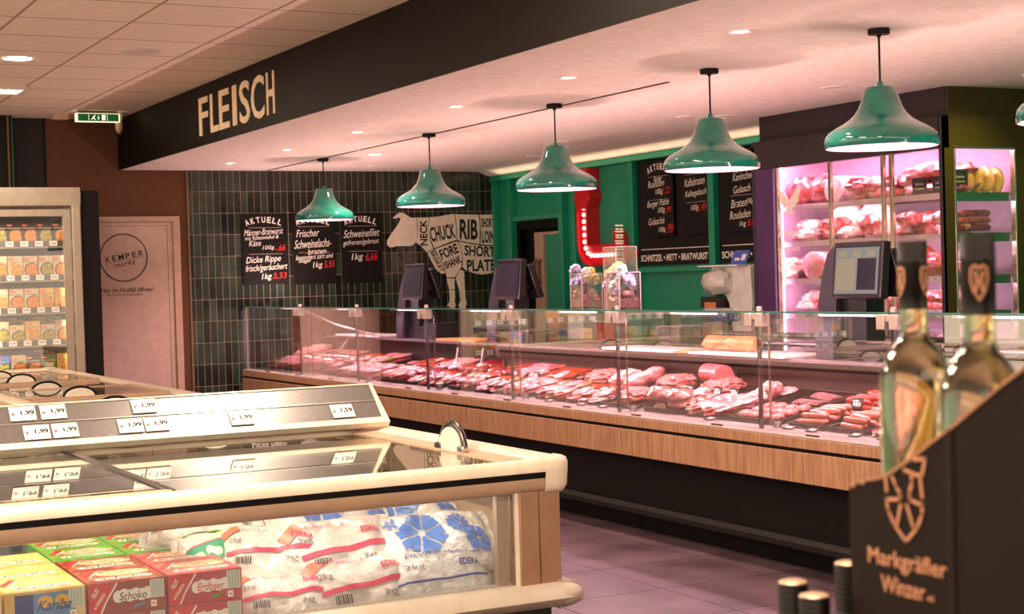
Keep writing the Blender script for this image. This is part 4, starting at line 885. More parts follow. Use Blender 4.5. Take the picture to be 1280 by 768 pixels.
for i, (k, y, z_, lab) in enumerate(items):
    x = 7.08; m = MB((x, y, z_)); zb_ = z_; z_ += .001
    if k == 'fat' or k == 'block': m.blob((x, y, z_ + .08), .1, .11, .09, 'meat_red', seed=i, amp=.2, fq=3, flat=.1); 
    elif k == 'roll': m.tube([(x - .1, y, z_ + .075), (x - .095, y, z_ + .075), (x + .12, y, z_ + .075)], [.05, .075, .075], 'net_white', n=24)
    elif k == 'rollend': m.tube([(x - .12, y, z_ + .095), (x - .118, y, z_ + .095), (x + .15, y, z_ + .095)], [.09, .094, .094], 'ham_slice', n=28)
    elif k == 'slab2':
        m.blob((x, y + .05, z_ + .035), .13, .22, .045, 'meat_pink', seed=i, amp=.25, fq=2, flat=.2); m.blob((x, y + .05, z_ + .12), .13, .23, .05, 'meat_pink', seed=i + 3, amp=.25, fq=2, flat=.2)
    elif k == 'slabup': m.blob((x, y, z_ + .095), .08, .12, .11, 'fat_white', seed=i, amp=.2, fq=2.2, flat=.1); m.blob((x - .05, y, z_ + .08), .05, .08, .06, 'meat_red', seed=i, amp=.3)
    else:
        for q in range(6): m.blob((x + rf.uniform(-.08, .08), y + (q % 3 - 1) * .09, z_ + .035 + .05 * (q // 3)), .07, .065, .04, ('meat_pink', 'fat_white', 'meat_red')[(q + i) % 3], seed=i * 7 + q, amp=.35, fq=2.2)
    m.v = [Vector((x + (p.x - x) * 1.25, y + (p.y - y) * 1.3, zb_ + (p.z - zb_) * (1.25 if k != 'rollend' else 1.0))) for p in m.v]
    put(m, y, x, z_, lab, 'meat', {'roll': 'netted_roll', 'rollend': 'ham_roll', 'slab2': 'pork_belly'}.get(k, 'meat_cuts'))
# goods seen through the end window
for j in range(4):
    x = 7.09 + j * .085; m = MB((x, 7.42, 1.93)); m.blob((x, 7.42, 2.015), .030, .07, .085, 'cheese', seed=j, amp=.2, fq=2, flat=.0)
    m.build('bacon_piece', label=('leftmost', 'second', 'third', 'rightmost')[j] + ' yellowish wedge of bacon standing behind the end window', cat='bacon')
for j in range(3):
    m = MB((7.1, 7.42, 1.68)); m.tube([(6.97 + j * .03, 7.42, 1.72 + j * .045), (7.0 + j * .03, 7.42, 1.72 + j * .045), (7.27, 7.42, 1.72 + j * .045), (7.29, 7.42, 1.72 + j * .045)], [.012, .022, .022, .012], 'meat_red' if j else 'meat_dark', n=12)
    m.build('salami', label=('lowest', 'middle', 'top')[j] + ' red salami stacked behind the end window', cat='sausage')
for z_, l_ in ((1.42, 'third'), (1.18, 'fourth')):
    m = MB((7.15, 7.42, z_)); m.blob((7.17, 7.44, z_ + .07), .14, .07, .075, 'wrap', seed=3, amp=.15); m.blob((7.17, 7.44, z_ + .06), .12, .05, .06, 'ham_slice', seed=5, amp=.2)
    m.build('wrapped_ham', label=f'film wrapped ham behind the end window on the {l_} shelf', cat='ham')
def fsign(o_, F, w_, h_, lab):
    m = MB(o_); m.prism([(-w_ / 2, 0), (w_ / 2, 0), (w_ / 2, h_), (-w_ / 2, h_)], F, 0, .004, 'tag_black'); m.text('Schinken', F, .005, 'chalk', w=w_ * .55, hh=h_ * .16, cx=0, cy=h_ * .62); m.ribbon([(-w_ * .3, h_ * .32), (w_ * .3, h_ * .32)], .006, F, .005, 'cheese'); m.build('shelf_sign', label=lab, cat='sign')
fsign((6.99, 7.36, 1.96), frame((6.99, 7.36, 1.97), (1, 0, 0), (0, 0, 1)), .13, .10, 'black shelf sign with small white words behind the end window')
fsign((6.89, 7.6, 1.94), FR_X(6.89, 7.60, 1.94), .13, .10, 'black shelf sign on the top shelf, left of two'); fsign((6.89, 7.43, 1.94), FR_X(6.89, 7.42, 1.94), .13, .10, 'black shelf sign on the top shelf, right of two')
# yellow spotlight beside the olive end panel
lamp('spot', 'SPOT', (6.95, 6.75, ZS - .03), 14, (1., .82, .12), .02, rot=(R(32), 0, 0), angle=100, blend=1.)
o = dup(sp, (6.98, 6.75, ZS)); o['label'] = 'small yellow glowing spotlight in front of the olive cabinet side, near the top right'; del o['group']

# ================================================================== UPRIGHT FREEZERS
mat('frz_grey', (168, 154, 136), .4); mat('pk_cream', (206, 186, 140), .4, c2=(222, 206, 166), scale=30); mat('pk_dark', (30, 20, 14), .4); mat('pk_green', (84, 120, 60), .4); mat('pk_yellow', (238, 190, 70), .4); mat('pk_red', (216, 40, 44), .4)
mat('food_orange', (206, 84, 20), .5, c2=(226, 156, 50), scale=70, lo=.42, hi=.58); mat('food_green', (70, 112, 26), .5, c2=(206, 164, 70), scale=70, lo=.42, hi=.58); mat('food_cream', (222, 176, 84), .5, c2=(196, 96, 40), scale=70, lo=.45, hi=.6); mat('bowl', (34, 26, 24), .4)
mat('pk_blue', (60, 120, 190), .4); mat('strip_dark', (92, 84, 84), .4)
W_, HB, DB = .116, .168, .19
def packet(k):
    bc, fc, bowl = [('pk_cream', 'food_orange', True), ('pk_dark', 'food_orange', False), ('pk_cream', 'food_cream', False), ('pk_dark', 'food_green', False), ('pk_cream', 'food_green', True), ('pk_yellow', 'food_cream', False), ('pk_green', 'food_green', False), ('pk_blue', 'food_green', False)][k]
    m = MB(); m.box(-W_ / 2, W_ / 2, 0, DB, 0, HB, bc); F = FR_Y(-.0006)
    def clipc(cx, cz, r_, mt, h): m.prism([(min(W_ / 2 - .002, max(-W_ / 2 + .002, cx + r_ * cos(a))), min(HB - .002, max(.002, cz + r_ * sin(a)))) for a in [q * pi / 12 for q in range(24)]], F, h, h + .0004, mt)
    if bowl: clipc(.012, .052, .060, 'bowl', 0)
    clipc(.014, .052, .054, fc, .0006)
    if k % 3 == 2: clipc(-.02, .09, .03, fc, .0004)
    m.prism([(-.038 + .030 * cos(a), HB - .026 + .012 * sin(a)) for a in [q * pi / 10 for q in range(20)]], F, .001, .0014, 'pk_red'); m.ribbon([(-.055, HB - .026), (-.021, HB - .026)], .005, F, .002, 'tag_white')
    m.box(-W_ / 2 + .002, W_ / 2 - .002, -.0003, 0, HB - .055, HB - .045, 'chalk_grey')
    o = m.build('frozen_meal_box'); COL.objects.unlink(o); return o
PK = [packet(k) for k in range(8)]
YF = 13.45
def make_freezer():
    t = thing('upright_freezer', (0, 0, 0), '', 'freezer', 'row of upright glass door freezers')
    h = .39
    m = MB(); m.box(-h, -h + .03, .05, 1.0, 0, 2.3, 'frz_grey').box(h - .03, h, .05, 1.0, 0, 2.3, 'frz_grey').box(-h, h, .97, 1.0, 0, 2.3, 'frz_inner').box(-h, h, .05, 1.0, 0, .28, 'frz_grey').box(-h, h, .05, 1.0, 2.2, 2.3, 'frz_grey'); m.build('cabinet', t)
    m = MB(); m.extr([(0.05, 2.18), (-.02, 2.20), (-.03, 2.30), (-.01, 2.35), (.3, 2.35), (.3, 2.3), (.05, 2.3)], 'x', -h, h, 'frz_grey'); m.build('header', t)
    m = MB(); m.box(h - .075, h - .0, -.02, .05, .25, 2.3, 'frz_grey'); m.build('frame_post', t, bev=.012)
    m = MB()
    for (x0, x1, z0, z1) in ((-h + .0, -h + .05, .28, 2.17), (h - .14, h - .08, .28, 2.17), (-h + .05, h - .14, 2.11, 2.17), (-h + .05, h - .14, .28, .34)): m.box(x0, x1, 0, .04, z0, z1, 'frz_grey')
    m.build('door_frame', t, bev=.004)
    m = MB(); m.box(-h + .05, h - .14, .015, .021, .34, 2.11, 'g_pane'); m.build('door_pane', t)
    m = MB(); m.tube([(-h + .03, 0, 1.6), (-h + .03, -.04, 1.55), (-h + .03, -.04, 1.0), (-h + .03, 0, .95)], .01, 'chrome'); m.build('door_handle', t)
    for zz in (1.90, 1.62, 1.35, 1.08, .80, .5):
        m = MB(); m.box(-h + .03, h - .1, .06, .95, zz - .018, zz, 'shelf_steel'); sh = m.build('shelf', t)
        m = MB(); m.box(-h + .03, h - .1, .052, .06, zz - .038, zz + .012, 'strip_dark')
        for q in range(6):
            x = -h + .09 + q * .118; m.box(x - .032, x + .032, .048, .052, zz - .034, zz + .01, 'tag_white'); m.box(x - .02, x + .02, .0475, .048, zz - .015, zz - .006, 'chalk_grey')
        m.box(-h + .03, h - .1, .046, .06, zz - .048, zz - .038, 'frz_grey'); m.build('price_strip', sh)
    m = MB(); m.box(h - .11, h - .10, .045, .055, .4, 2.1, 'led_white'); m.box(-h + .032, -h + .042, .045, .055, .4, 2.1, 'led_white'); m.build('glow_bar', t)
    return t
fz = make_freezer()
rows = [[1, 3, 1, 1, 3, 1], [0, 4, 0, 2, 0, 2], [5, 5, 0, 0, 2, 4], [0, 4, 5, 4, 4, 6], [5, 6, 1, 0, 7, 4], [4, 0, 5, 1, 2, 3]]
rb = random.Random(8)
rown = ['top', 'second', 'third', 'fourth', 'fifth', 'lowest']
adj = ['cream box, bowl of orange food', 'dark box with orange food', 'cream box with pale food', 'dark box with green food', 'cream box, bowl of greens', 'yellow box with pale food', 'green box with vegetables', 'blue box with vegetables']
for i in range(6):
    xc = 3.03 - .39 - i * .78
    o = fz if i == 0 else dup(fz, (xc, YF, 0)); o.location = (xc, YF, 0)
    o['label'] = 'upright freezer with glass door next to the black panel and the emergency door' if i == 0 else f'upright freezer further along the row left of the photo edge, {["","second","third","fourth","fifth","sixth"][i]} from the black panel'
    for s_, xo in ((-1, -.345), (1, .305)): lamp('freezer_lamp', 'AREA', (xc + xo, YF + .035, 1.3), 6.5, (1., .84, .70), .025, 1.7, rot=(R(90), 0, R(s_ * 38)))
    for r_, zz in enumerate((1.90, 1.62, 1.35, 1.08, .80, .5)):
        for q in range(5):
            if rb.random() < .06 and i: continue
            k = rows[r_][(q + i * 2) % 6] if (i == 0 or rb.random() < .8) else rb.randrange(7)
            x = xc + .235 - q * .123; s_ = 1. if r_ != 3 else (.82 if q % 2 else 1.)
            b_ = PK[k].copy(); COL.objects.link(b_); b_.location = (x + rb.uniform(-.002, .002), YF + .08 + rb.uniform(0, .02), zz + .001); b_.scale = (1, 1, s_)
            b_['category'] = 'frozen food box'; where = 'freezer by black panel' if i == 0 else 'freezer beyond left edge'
            pw = ['rightmost', 'second rightmost', 'third rightmost', 'fourth rightmost', 'fifth rightmost'][q]
            b_['label'] = f'{adj[k]}, {pw}, {rown[r_]} shelf, {where}'; b_['group'] = f'frozen meal boxes on the {rown[r_]} shelf of the {where}'
            if i == 0 and r_ in (2, 3, 4):
                c_ = PK[(k + 6) % 8].copy(); COL.objects.link(c_); c_.location = (x, YF + .42, zz + .001); c_.scale = (1, 1, 1.15); c_['category'] = 'frozen food box'
                c_['label'] = f'box behind the {pw} one, {rown[r_]} shelf, {where}'; c_['group'] = f'second row boxes on the {rown[r_]} shelf'
MB((3.13, YF + .05, 0)).box(3.034, 3.19, YF + .02, YF + .9, 0, 2.325, 'charcoal').build('end_board', bev=.003, label='tall black panel between the upright freezer and the emergency door', cat='panel')

# ================================================================== CHEST FREEZER RIMS (shared profile)
def rimprof(stripe=True):
    return [(-.095, .825), (-.080, .845), (-.070, .852), (-.018, .868), (-.006, .862), (0, .846), (0, .822), (-.003, .800), (-.004, .775), (-.018, .752), (-.05, .745), (-.095, .745)]
RS = {5: 'rim_cream', 6: 'black', 7: 'rim_beige', 8: 'rim_beige', 9: 'rim_beige', 10: 'rim_beige', 11: 'rim_beige'}
def chest(o, X0, X1, Y0, Y1, front_window, near, label):
    t = thing('chest_freezer', o, label, 'freezer'); f = lambda: MB(o)
    P = rimprof()
    for side in ('front', 'back'):
        if side == 'back' and near is False: pass
        s_ = -1 if side == 'front' else 1; yy = Y0 if side == 'front' else Y1
        m = f(); m.extr([(yy + s_ * d_, z_) for d_, z_ in P], 'x', X0 + .05, X1 - .05, 'rim_cream', RS); m.build('rim', t, ang=50)
    for s_, xx in ((-1, X0), (1, X1)):
        m = f(); m.extr([(xx + s_ * d_, z_) for d_, z_ in P], 'y', Y0 + .05, Y1 - .05, 'rim_cream', RS); m.build('rim', t, ang=50)
    # rounded corner caps
    P2 = [(d_ + (.006 if d_ > -.03 else 0), z_ + (.003 if z_ > .8 else -.004)) for d_, z_ in P]
    for sx, xx in ((-1, X0), (1, X1)):
        for sy, yy in ((-1, Y0), (1, Y1)):
            cx, cy = xx - sx * .05, yy - sy * .05; m = f(); rings = []
            def ring(px, py, dx, dy): return [(px + dx * (d_ + .0), py + dy * (d_ + .0), z_) for d_, z_ in P2]
            pth = [(xx - sx * .105, yy, 0, sy)] + [(cx + .05 * sx * sin(a) , cy + .05 * sy * cos(a), sx * sin(a), sy * cos(a)) for a in [k * pi / 16 for k in range(9)]] + [(xx, yy - sy * .105, sx, 0)]
            R_ = [ring(*q) for q in pth]; n = len(P2); vs = [p for r_ in R_ for p in r_]
            vs = [((cx if (sx * (p[0] - cx) < 0 and sy * (p[1] - cy) < 0 and 0 < i_ // n < len(pth) - 1) else p[0]), (cy if (sx * (p[0] - cx) < 0 and sy * (p[1] - cy) < 0 and 0 < i_ // n < len(pth) - 1) else p[1]), p[2]) for i_, p in enumerate(vs)]
            fs = [(i * n + j, i * n + j + 1, (i + 1) * n + j + 1, (i + 1) * n + j) for i in range(len(R_) - 1) for j in range(n - 1)]
            m.add(vs, fs, 'rim_cream'); m.build('corner_cap', t, ang=60)
    m = f(); B = [(-.06, .34), (.02, .355), (.045, .385), (.03, .41), (-.005, .435), (-.06, .44)]
    m.extr([(Y0 - d_, z_) for d_, z_ in B], 'x', X0 + .0, X1 - .03, 'bumper_grey'); m.build('bumper', t, ang=50)
    m = f(); m.extr([(X1 + d_, z_) for d_, z_ in B], 'y', Y0 + .0, Y1, 'bumper_grey'); m.build('bumper', t, ang=50)
    m = f(); m.blob((X1 - .035, Y0 + .035, .388), .078, .078, .047, 'bumper_grey', amp=0, nu=28, nv=12); m.build('bumper_corner', t)
    m = f(); m.box(X0 + .05, X1 - .06, Y0 + .06, Y1 - .02, .05, .36, 'dark_brown').box(X0 + .1, X1 - .1, Y0 + .12, Y1 - .1, 0, .05, 'black'); m.build('base', t, bev=.004)
    return t, f
# long island freezer along the aisle
IO = (1.75, 10, 0)
isl, f = chest(IO, .55, 2.75, 6.78, 13.3, False, False, 'long white island freezer with glass lids running away behind the price rail')
m = f(); m.box(.62, .66, 6.85, 13.2, .36, .80, 'rim_beige'); m.box(2.62, 2.70, 6.85, 13.25, .36, .80, 'rim_beige'); m.box(.62, 2.7, 6.83, 6.87, .36, .80, 'rim_beige'); m.box(.62, 2.7, 13.15, 13.2, .36, .80, 'rim_beige'); m.box(.62, 2.7, 6.85, 13.2, .36, .40, 'frz_floor'); m.box(1.72, 1.80, 6.87, 13.15, .4, .80, 'frz_inner'); m.build('tub', isl)
m = f(); m.extr([(1.70, .83), (1.71, .858), (1.725, .866), (1.79, .866), (1.805, .858), (1.815, .83)], 'y', 6.86, 13.22, 'rim_cream'); m.build('centre_rail', isl, ang=50)
def lid_handle(o_, along, parent, f, r_=.095):
    # half disc grip with a dark arc behind it ; along = 'x' or 'y'
    fr_ = frame(o_, (1, 0, 0), (0, 0, 1)) if along == 'x' else frame(o_, (0, -1, 0), (0, 0, 1))
    hm = f(); hm.prism([(r_ * .9 * cos(a), r_ * (.52 if along == 'x' else .86) * sin(a)) for a in [k * pi / 20 for k in range(21)]], fr_, 0, .012, 'white_trim'); hd = hm.build('handle', parent, bev=.002)
    hm = f(); hm.tube([fr_(r_ * cos(a), r_ * (.60 if along == 'x' else 1.0) * sin(a), -.006) for a in [k * pi / 20 for k in range(21)]], .0075 if along == 'x' else .012, 'charcoal' if along == 'x' else 'steel_dark', n=10); hm.build('grip_arc', hd)
def mklids(xa, xb, ys, hx):
    for i, (a, b) in enumerate(zip(ys[:-1], ys[1:])):
        zz = .842 if i % 2 else .856
        m = f(); m.box(xa + .02, xb - .02, a + .02, b - .02, zz, zz + .005, 'g_chest'); ld = m.build('lid', isl)
        m = f()
        for (x0, x1, y0, y1) in ((xa, xb, a, a + .03), (xa, xb, b - .03, b), (xa, xa + .02, a, b), (xb - .02, xb, a, b)): m.box(x0, x1, y0, y1, zz - .004, zz + .010, 'rim_beige')
        m.build('lid_frame', ld, bev=.002)
        lid_handle((hx, a + .03, zz + .008), 'x', ld, f)
mklids(1.815, 2.655, [6.88, 8.70, 9.55, 10.5, 11.35, 12.2, 13.15], 2.12)
mklids(.66, 1.70, [6.88, 8.70, 10.0, 11.6, 13.15], 1.25)
# packs inside the island
mat('veg_bag', (236, 232, 214), .4, c2=(60, 130, 60), scale=14, lo=.5, hi=.6)
k = 0
for y in [8.75 + .42 * q for q in range(10)]:
    for x in (1.95, 2.16, 2.37, 2.56):
        b_ = PK[(k * 5 + 2) % 8].copy(); COL.objects.link(b_); b_.location = (x, y, .57 if k % 3 else .61); b_.rotation_euler = (R(-78), 0, 0); b_.scale = (1.6, 1.0, 1.6); b_.location.z = .60
        b_['category'] = 'frozen food box'; b_['label'] = 'colourful frozen food box tilted under the glass lids of the long island freezer'; b_['group'] = 'boxes under the lids of the long island freezer'; k += 1
m = f(); m.box(1.83, 2.60, 8.6, 13.1, .401, .58, 'frz_floor'); m.build('false_floor', isl)

# ------------------------------------------------------------------ near chest freezer
NO = (1.65, 5.7, 0); X0, X1, Y0, Y1 = .55, 2.75, 4.82, 6.72
nc, f = chest(NO, X0, X1, Y0, Y1, True, True, 'near cream chest freezer with a glass front showing cake boxes and ice bags')
m = f()
m.box(.62, .66, 4.9, 6.6, .40, .80, 'rim_beige'); m.box(2.64, 2.69, 4.93, 6.6, .40, .80, 'rim_beige'); m.box(.62, 2.69, 6.55, 6.6, .40, .80, 'frz_inner'); m.box(.62, 2.69, 4.9, 6.6, .36, .40, 'frz_floor'); m.box(.62, 2.69, 5.95, 5.97, .40, .60, 'frz_inner')
m.build('tub', nc)
m = f(); m.extr([(2.655, .826), (2.655, .852), (2.60, .846), (2.575, .80), (2.57, .72), (2.64, .72)], 'y', 4.9, 6.62, 'rim_beige'); m.build('inner_bevel', nc)
m = f(); m.box(2.545, 2.62, 4.825, 4.93, .43, .755, 'post_tan'); m.box(2.624, 2.705, 4.828, 4.93, .43, .755, 'post_tan'); m.build('corner_post', nc, bev=.004)
m = f(); m.box(2.532, 2.545, 4.835, 4.86, .43, .755, 'white_trim'); m.box(2.526, 2.532, 4.84, 4.86, .43, .755, 'chrome'); m.build('glass_seal', nc)
m = f(); m.box(.60, 2.535, 4.845, 4.850, .425, .76, 'g_pane'); m.build('front_pane', nc); m = f(); m.box(.60, 2.51, 4.868, 4.872, .425, .76, 'g_pane'); m.build('front_pane', nc)
m = f(); m.box(2.48, 2.525, 4.874, 4.90, .43, .75, 'rim_beige'); m.build('spacer_bar', nc)
m = f(); m.box(.7, 2.45, 4.90, 4.912, .748, .756, 'led_white'); m.build('glow_bar', nc)  # glowing bar added under the rim to brighten the chest inside
lamp('chest_fill', 'AREA', (1.6, 4.925, .742), 1.5, (1., .90, .80), 1.8, .03, rot=(R(-12), 0, 0))  # added fill light for the chest contents
# lids
m = f(); m.box(1.30, 2.60, 4.93, 6.44, .838, .843, 'g_chest'); ld = m.build('lid', nc)
m = f(); m.box(1.30, 1.335, 4.92, 6.45, .834, .848, 'steel_dark'); m.box(2.575, 2.60, 4.92, 6.45, .836, .848, 'rim_beige'); m.box(1.30, 2.60, 6.42, 6.46, .834, .852, 'rim_cream'); m.box(1.30, 2.60, 4.90, 4.935, .834, .848, 'rim_beige'); m.build('lid_frame', ld, bev=.002)
lid_handle((2.60, 5.47, .845), 'y', ld, f, .105)
m = f(); m.box(2.585, 2.615, 5.345, 5.40, .845, .870, 'steel'); m.build('handle_mount', ld, bev=.006)
m = f(); m.box(2.585, 2.615, 5.54, 5.60, .845, .870, 'steel_dark'); m.build('handle_mount', ld, bev=.006)
m = f(); m.box(.64, 1.36, 4.93, 6.44, .853, .858, 'g_chest'); ld = m.build('lid', nc)
m = f(); m.box(1.345, 1.375, 4.92, 6.46, .848, .864, 'steel_dark'); m.box(.64, 1.36, 6.42, 6.46, .85, .866, 'rim_cream'); m.box(.64, 1.36, 4.90, 4.935, .85, .864, 'rim_beige'); m.build('lid_frame', ld, bev=.002)
m = f(); m.box(.62, 2.66, 6.47, 6.50, .82, .856, 'rim_beige'); m.box(.62, 2.66, 6.52, 6.56, .82, .864, 'rim_cream'); m.build('rear_slide_rail', nc, bev=.002)

# price rail above the near chest
RO = (1.6, 6.42, .86); ra = thing('price_rail', RO, 'long slanted metal price rail standing between the two glass freezers', 'price rail')
A_, B_ = Vector((0, 6.375, .905)), Vector((0, 6.515, 1.045)); dv = (B_ - A_); Ls = dv.length; dv.normalize(); nv = Vector((0, -dv.z, dv.y))
XR0, XR1 = .45, 2.70
frR = frame((0, A_.y, A_.z), (1, 0, 0), dv)
r = lambda: MB(RO)
m = r(); m.prism([(XR0, 0), (XR1, 0), (XR1 - .005, Ls), (XR0, Ls)], frR, -.02, 0, 'brushed'); m.build('panel', ra)
m = r(); m.prism([(XR0, Ls * .49), (XR1, Ls * .49), (XR1, Ls * .515), (XR0, Ls * .515)], frR, 0, .004, 'brushed_line'); m.prism([(XR0, Ls * .97), (XR1, Ls * .97), (XR1, Ls), (XR0, Ls)], frR, 0, .005, 'rim_cream'); m.build('holder_groove', ra)
m = r(); m.prism([(XR0, -.028), (XR1 + .01, -.028), (XR1 + .01, .002), (XR0, .002)], frR, -.028, .006, 'rim_cream'); m.build('front_lip', ra, bev=.002)
m = r(); m.prism([(XR1, -.028), (XR1 + .03, -.028), (XR1 + .012, Ls + .004), (XR1, Ls + .004)], frR, -.03, .006, 'rim_cream'); m.build('end_cap', ra, bev=.002)
for x in (2.58, 1.6, .62):
    m = r(); m.box(x - .035, x + .035, 6.385, 6.40, .866, .90, 'rim_beige'); m.box(x - .035, x + .035, 6.385, 6.52, .862, .868, 'rim_beige'); m.extr([(6.39, .866), (6.51, .866), (6.51, 1.02), (6.50, 1.02), (6.40, .93)], 'x', x - .004, x + .004, 'rim_beige'); m.build('foot', ra)
def tagp(v):
    m = MB(); F = frame((0, 0, 0), (1, 0, 0), (0, 0, 1)); m.prism([(-.05, -.036), (.05, -.036), (.05, .036), (-.05, .036)], F, 0, .0015, 'tag_white'); t_ = m.build('price_label'); 
    m = MB(); m.text(v, F, .002, 'print_black', w=.054, hh=.027, cx=.019, cy=.002, bold=.045); m.prism([(-.044, .004), (-.028, .004), (-.032, -.006), (-.042, -.012)], F, .0016, .002, 'tag_red')
    m.ribbon([(-.044, .028), (.01, .028)], .0015, F, .002, 'chalk_grey'); m.ribbon([(.016, -.020), (.04, -.020)], .0015, F, .002, 'chalk_grey'); m.ribbon([(.028, -.029), (.042, -.029)], .002, F, .002, 'strip_dark')
    m.build('price_print', t_); return t_
tg = tagp('1,99'); tg2 = tagp('1,59')
rot = Matrix((Vector((1, 0, 0)), -nv if False else Vector((0, dv.z, -dv.y)), dv)).transposed().to_4x4()
used = False
for i, (x, row, v) in enumerate([(1.206, 1, '1,99'), (1.325, 1, '1,99'), (1.690, 1, '1,99'), (1.245, 0, '1,99'), (1.355, 0, '1,99'), (1.615, 0, '1,99'), (1.722, 0, '1,99'), (2.08, 0, '1,99'), (2.53, 0, '1,59')]):
    p = frR(x, Ls * (.75 if row else .245), .006)
    if v == '1,59': o = tg2
    elif not used: o = tg; used = True
    else: o = copy_tree(tg)
    o.matrix_world = Matrix.Translation(p) @ rot
    o['label'] = ['white 1,99 price label, leftmost in the upper row of the rail', 'white 1,99 price label, second in the upper row of the rail', 'white 1,99 price label alone at right in the upper row of the rail', 'white 1,99 price label, leftmost in the lower row of the rail', 'white 1,99 price label, second in the lower row of the rail', 'white 1,99 price label, third in the lower row of the rail', 'white 1,99 price label, fourth in the lower row of the rail', 'white 1,99 price label in the glare at the middle of the rail', 'white 1,59 price label near the right end of the rail'][i]
    o['category'] = 'price label'; o['group'] = 'white price labels on the slanted rail'

# ------------------------------------------------------------------ cake boxes in the chest
mat('c_brown', (140, 50, 28), .35, c2=(158, 62, 36), coat=.3); mat('c_pink', (190, 48, 66), .35, coat=.3); mat('c_pinktop', (206, 104, 96), .35, c2=(186, 70, 76), scale=26, lo=.45, hi=.6)
mat('c_browntop', (156, 62, 34), .35, c2=(206, 150, 110), scale=26, lo=.52, hi=.62); mat('c_green', (80, 176, 30), .35); mat('c_greentop', (96, 178, 40), .35, c2=(180, 104, 56), scale=20, lo=.5, hi=.6)
mat('c_yellow', (226, 182, 76), .35, c2=(236, 214, 150), scale=20); mat('c_blue', (84, 150, 200), .35); mat('c_navy', (20, 70, 140), .35); mat('c_red', (214, 40, 44), .35); mat('bar_green', (120, 170, 160), .5)
mat('food_cake', (206, 140, 90), .5, c2=(246, 220, 180), scale=60, lo=.42, hi=.58); mat('food_peach', (250, 190, 90), .5, c2=(252, 226, 150), scale=30)
def cake(word, body, top, food, wc, kind):
    w, d_, h = .24, .228, .098; m = MB(); m.box(-w / 2, w / 2, 0, d_, 0, h, body); bx = m.build('cake_box', bev=.002)
    m = MB(); F = FR_Y(-.0004); G = frame((0, 0, h + .0004), (1, 0, 0), (0, 1, 0))
    m.prism([(-w / 2 + .003, .003), (w / 2 - .003, .003), (w / 2 - .003, d_ - .003), (-w / 2 + .003, d_ - .003)], G, 0, .0003, top)
    m.prism([(.02 + .085 * cos(a), .145 + .05 * sin(a)) for a in [q * pi / 12 for q in range(24)]], G, .0004, .0007, food)
    for q in range(5): m.prism([(-.06 + q * .032 + .026 * cos(a), .055 + .020 * sin(a)) for a in [v * pi / 8 for v in range(16)]], G, .0006 + q * .00005, .0009 + q * .00005, 'tag_white')
    m.text(word, G, .0014, wc, w=.15, hh=.026, cx=.005, cy=.055, bold=.02, shear=.2)
    m.ribbon([(-.105, .12), (-.06, .21)], .022, G, .0008, 'c_red'); m.ribbon([(-.09, .11), (-.045, .20)], .004, G, .001, 'tag_white')
    m.build('top_print', bx)
    m = MB()
    if kind:
        m.prism([(-w / 2 + .002, .003), (-w / 2 + .035, .003), (-w / 2 + .085, h - .003), (-w / 2 + .002, h - .003)], F, 0, .0003, 'c_red'); m.ribbon([(-w / 2 + .038, .004), (-w / 2 + .055, .04), (-w / 2 + .088, h - .006)], .005, F, .0006, 'tag_white')
        m.text('GUT', F, .0006, 'tag_white', w=.03, hh=.014, cx=-w / 2 + .022, cy=.068, rot=55, bold=.03); m.text('& GÜNSTIG', F, .0006, 'tag_white', w=.055, hh=.011, cx=-w / 2 + .033, cy=.043, rot=55, bold=.03)
        for q in range(6): m.prism([(-.028 + q * .018 + .017 * cos(a), .050 + .004 * (q % 2) + .019 * sin(a)) for a in [v * pi / 8 for v in range(16)]], F, .0003 + q * .00005, .0006 + q * .00005, 'tag_white')
        m.text(word, F, .0012, 'print_black' if word == 'Schoko' else 'c_red', w=.085, hh=.024, cx=.018, cy=.050, bold=.01, shear=.15)
        m.ribbon([(.02, .014), (.05, .022)], .008, F, .0008, 'c_blue' if word == 'Schoko' else 'c_green')
    else:
        m.prism([(-w / 2 + .03, .003), (-w / 2 + .085, .003), (-w / 2 + .085, h - .01), (-w / 2 + .03, h - .01)], F, 0, .0003, 'c_navy'); m.prism([(-w / 2 + .085, .003), (w / 2 - .03, .003), (w / 2 - .03, h - .01), (-w / 2 + .085, h - .01)], F, 0, .0003, 'c_blue')
        for cx in (.0, .05): m.prism([(cx + .022 * cos(a), .062 + .018 * sin(a)) for a in [v * pi / 8 for v in range(16)]], F, .0004, .0007, 'pk_yellow')
        m.text(word, F, .001, 'c_navy', w=.10, hh=.032, cx=.03, cy=.050, bold=.01, shear=.35)
    m.prism([(w / 2 - .05, .035), (w / 2 - .006, .035), (w / 2 - .006, h - .006), (w / 2 - .05, h - .006)], F, .0004, .0006, 'tag_white')
    for q in range(9): x = w / 2 - .046 + q * .0045; m.ribbon([(x, .037), (x, h - .008)], .0018 + .0012 * (q % 2), F, .001, 'bar_green')
    m.prism([(w / 2 - .048, .008), (w / 2 - .03, .008), (w / 2 - .03, .028), (w / 2 - .048, .028)], F, .0004, .0006, 'tag_white'); m.ribbon([(w / 2 - .043, .018), (w / 2 - .035, .018)], .004, F, .001, 'c_red')
    m.build('front_print', bx); return bx
cs_ = {'s': (cake('Schoko', 'c_brown', 'c_browntop', 'food_cake', 'print_black', 1), 'brown chocolate cake box'), 'e': (cake('Erdbeer', 'c_pink', 'c_pinktop', 'food_cake', 'c_red', 1), 'pink strawberry cake box'),
      'h': (cake('Haselnuss', 'c_green', 'c_greentop', 'food_cake', 'print_black', 1), 'bright green hazelnut cake box'), 'k': (cake('Kariba', 'c_yellow', 'c_yellow', 'food_peach', 'c_navy', 0), 'yellow and blue ice cream box')}
ZB = .401; first = set()
